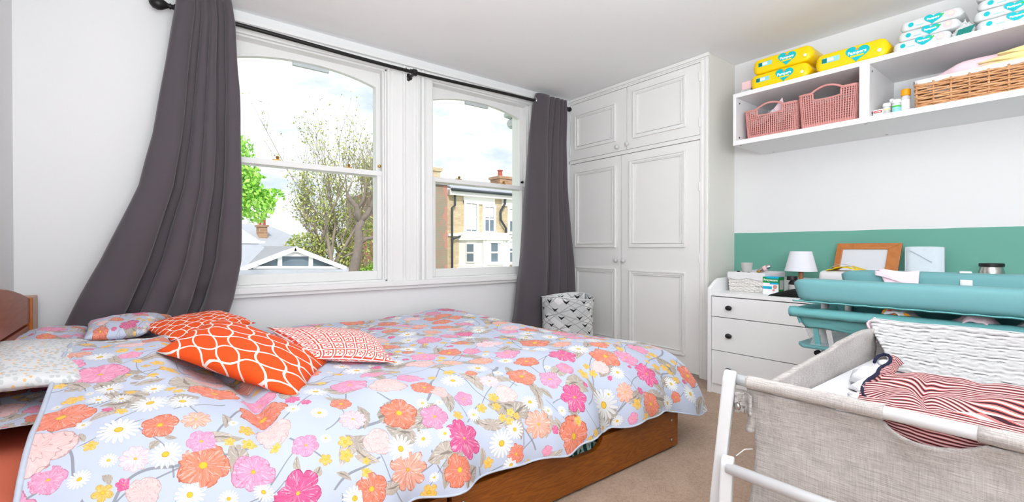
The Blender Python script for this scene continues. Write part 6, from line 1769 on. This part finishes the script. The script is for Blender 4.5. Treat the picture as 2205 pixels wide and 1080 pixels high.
# multi-stem bare tree with small leaves
def stem_tree(name, base, label, stems, seed, leafn, m, size, depth=4, L=1.15, kids=3, cat='tree', jit=.25, spread=.42, r0=.055):
    t = empty(name, base, label, cat); rr = random.Random(seed); mb = MB(); tips = []
    for (dx, dz, lx) in stems:
        p = Vector((base[0] + dx * .25, base[1] + rr.uniform(-.3, .3), .2)); 
        mb.tube([base, tuple(p)], [r0 * 1.6, r0], 6)
        grow(mb, p, Vector((dx, rr.uniform(-.2, .2), dz)).normalized(), L * lx, r0, depth, rr, tips, spread=spread, up=.35, kids=kids, jit=jit)
    mb.build('branches', M['twig'], t, smooth=True)
    rr.shuffle(tips); P = []
    for q in tips:
        for _ in range(leafn):
            P.append((q.x + rr.gauss(0, .09), q.y + rr.gauss(0, .09), q.z + rr.gauss(0, .09)))
    if P: leaves_mesh(P, size, seed).build('foliage', m, t, kind='stuff')
    return t
stem_tree('budding_tree', (4.35, 14.6, -4), 'many-stemmed budding tree with fine olive leaves in the left window', [(-.62, 1, .85), (-.38, 1, 1.0), (-.15, 1, 1.1), (.05, 1, 1.1), (.3, 1, 1.0), (.5, 1, .95)], 5, 2, M['leafp'], .040, L=1.62, kids=3, depth=4, r0=.075)
stem_tree('budding_tree', (5.5, 16.5, -4), 'paler thin-twigged tree fading behind the knobbly pollarded trunk', [(-.3, 1, 1.3), (0, 1, 1.5), (.25, 1, 1.4)], 8, 2, M['leafp'], .038, L=2.1, kids=3, depth=3, r0=.055)
pt = empty('pollarded_tree', (3.2, 9, -4), 'knobbly grey pollarded trunk with cut branches at the right of the left window', 'tree')
pm = MB()
def w9(x, y): # point on plane Y = 9 by height and lateral position
    return Vector((x, 9.0, y))
pm.tube([w9(3.13, -4), w9(3.13, .2), w9(3.14, .52), w9(3.20, .85), w9(3.23, 1.05), w9(3.22, 1.30), w9(3.28, 1.45)], [.13, .12, .105, .085, .085, .07, .075], 10)
pm.tube([w9(3.24, 1.42), w9(3.40, 1.58), w9(3.50, 1.80), w9(3.60, 2.0), w9(3.62, 2.08)], [.065, .05, .045, .04, .045], 8)
pm.tube([w9(3.60, 2.0), w9(3.53, 2.12), w9(3.50, 2.25)], [.035, .025, .015], 7); pm.tube([w9(3.60, 2.0), w9(3.70, 2.05), w9(3.85, 2.2)], [.03, .025, .015], 7)
pm.tube([w9(3.25, 1.42), w9(3.20, 1.60), w9(3.18, 1.72), w9(3.05, 1.86), w9(3.0, 1.95)], [.06, .055, .055, .05, .045], 8)
pm.tube([w9(3.20, 1.68), w9(3.32, 1.86), w9(3.36, 2.05)], [.035, .03, .02], 7)
pm.tube([w9(3.22, 1.0), w9(3.38, 1.10), w9(3.52, 1.12), w9(3.60, 1.22)], [.05, .04, .035, .025], 7)
pm.tube([w9(3.20, .85), w9(3.02, .78), w9(2.9, .72)], [.03, .02, .012], 6); pm.tube([w9(3.28, 1.45), w9(3.5, 1.62), w9(3.85, 1.66)], [.03, .018, .01], 6)
pm.build('trunk', M['bark'], pt, smooth=True)
tw_ = MB(); tps = []; r3 = random.Random(9)
for b in (w9(3.62, 2.08), w9(3.0, 1.95), w9(3.36, 2.05), w9(3.85, 2.2), w9(3.5, 2.25), w9(3.6, 1.22)):
    for _ in range(4): grow(tw_, b, (r3.uniform(-.5, .5), r3.uniform(-.4, .4), 1), .5, .012, 2, r3, tps, kids=2)
tw_.build('twigs', M['twig'], pt, smooth=True)
# hedges
def hedge(name, label, blobs, m, size, seed):
    t = empty(name, (blobs[0][0], blobs[0][1], -4), label, 'shrub'); r = random.Random(seed); P = []
    for (cx, cy, cz, rx, ry, rz, n) in blobs:
        for _ in range(n):
            a = Vector((r.gauss(0, 1), r.gauss(0, 1), r.gauss(0, 1))).normalized() * r.uniform(.5, 1) ** .5
            P.append((cx + a.x * rx, cy + a.y * ry, cz + a.z * rz))
    leaves_mesh(P, size, seed).build('foliage', m, t, kind='stuff')
    mb = MB(); 
    for (cx, cy, cz, rx, ry, rz, n) in blobs: mb.tube([(cx, cy, -4), (cx, cy, cz)], [.06, .03], 6)
    mb.build('stems', M['bark'], t)
hedge('hedge', 'dense yellow-green hedge below the pollarded tree', [(3.6, 8.4, .25, .7, .4, .45, 4200), (4.3, 8.9, .3, .6, .4, .55, 2500), (3.9, 9.3, .1, .5, .3, .4, 1500)], M['leafh'], .034, 3)
hedge('garden_shrub', 'tangled olive shrub growing behind the slate extension roof', [(3.7, 14.6, .75, .7, .3, .65, 1500), (4.6, 14.8, .7, .8, .3, .9, 1600), (5.6, 15.2, .9, .9, .3, 1.1, 1900)], M['leafp'], .048, 6)
hedge('garden_shrub', 'small pale shrub in front of the white bay window', [(10.95, 14.3, -.25, .18, .18, .28, 350)], M['leafp'], .04, 12)
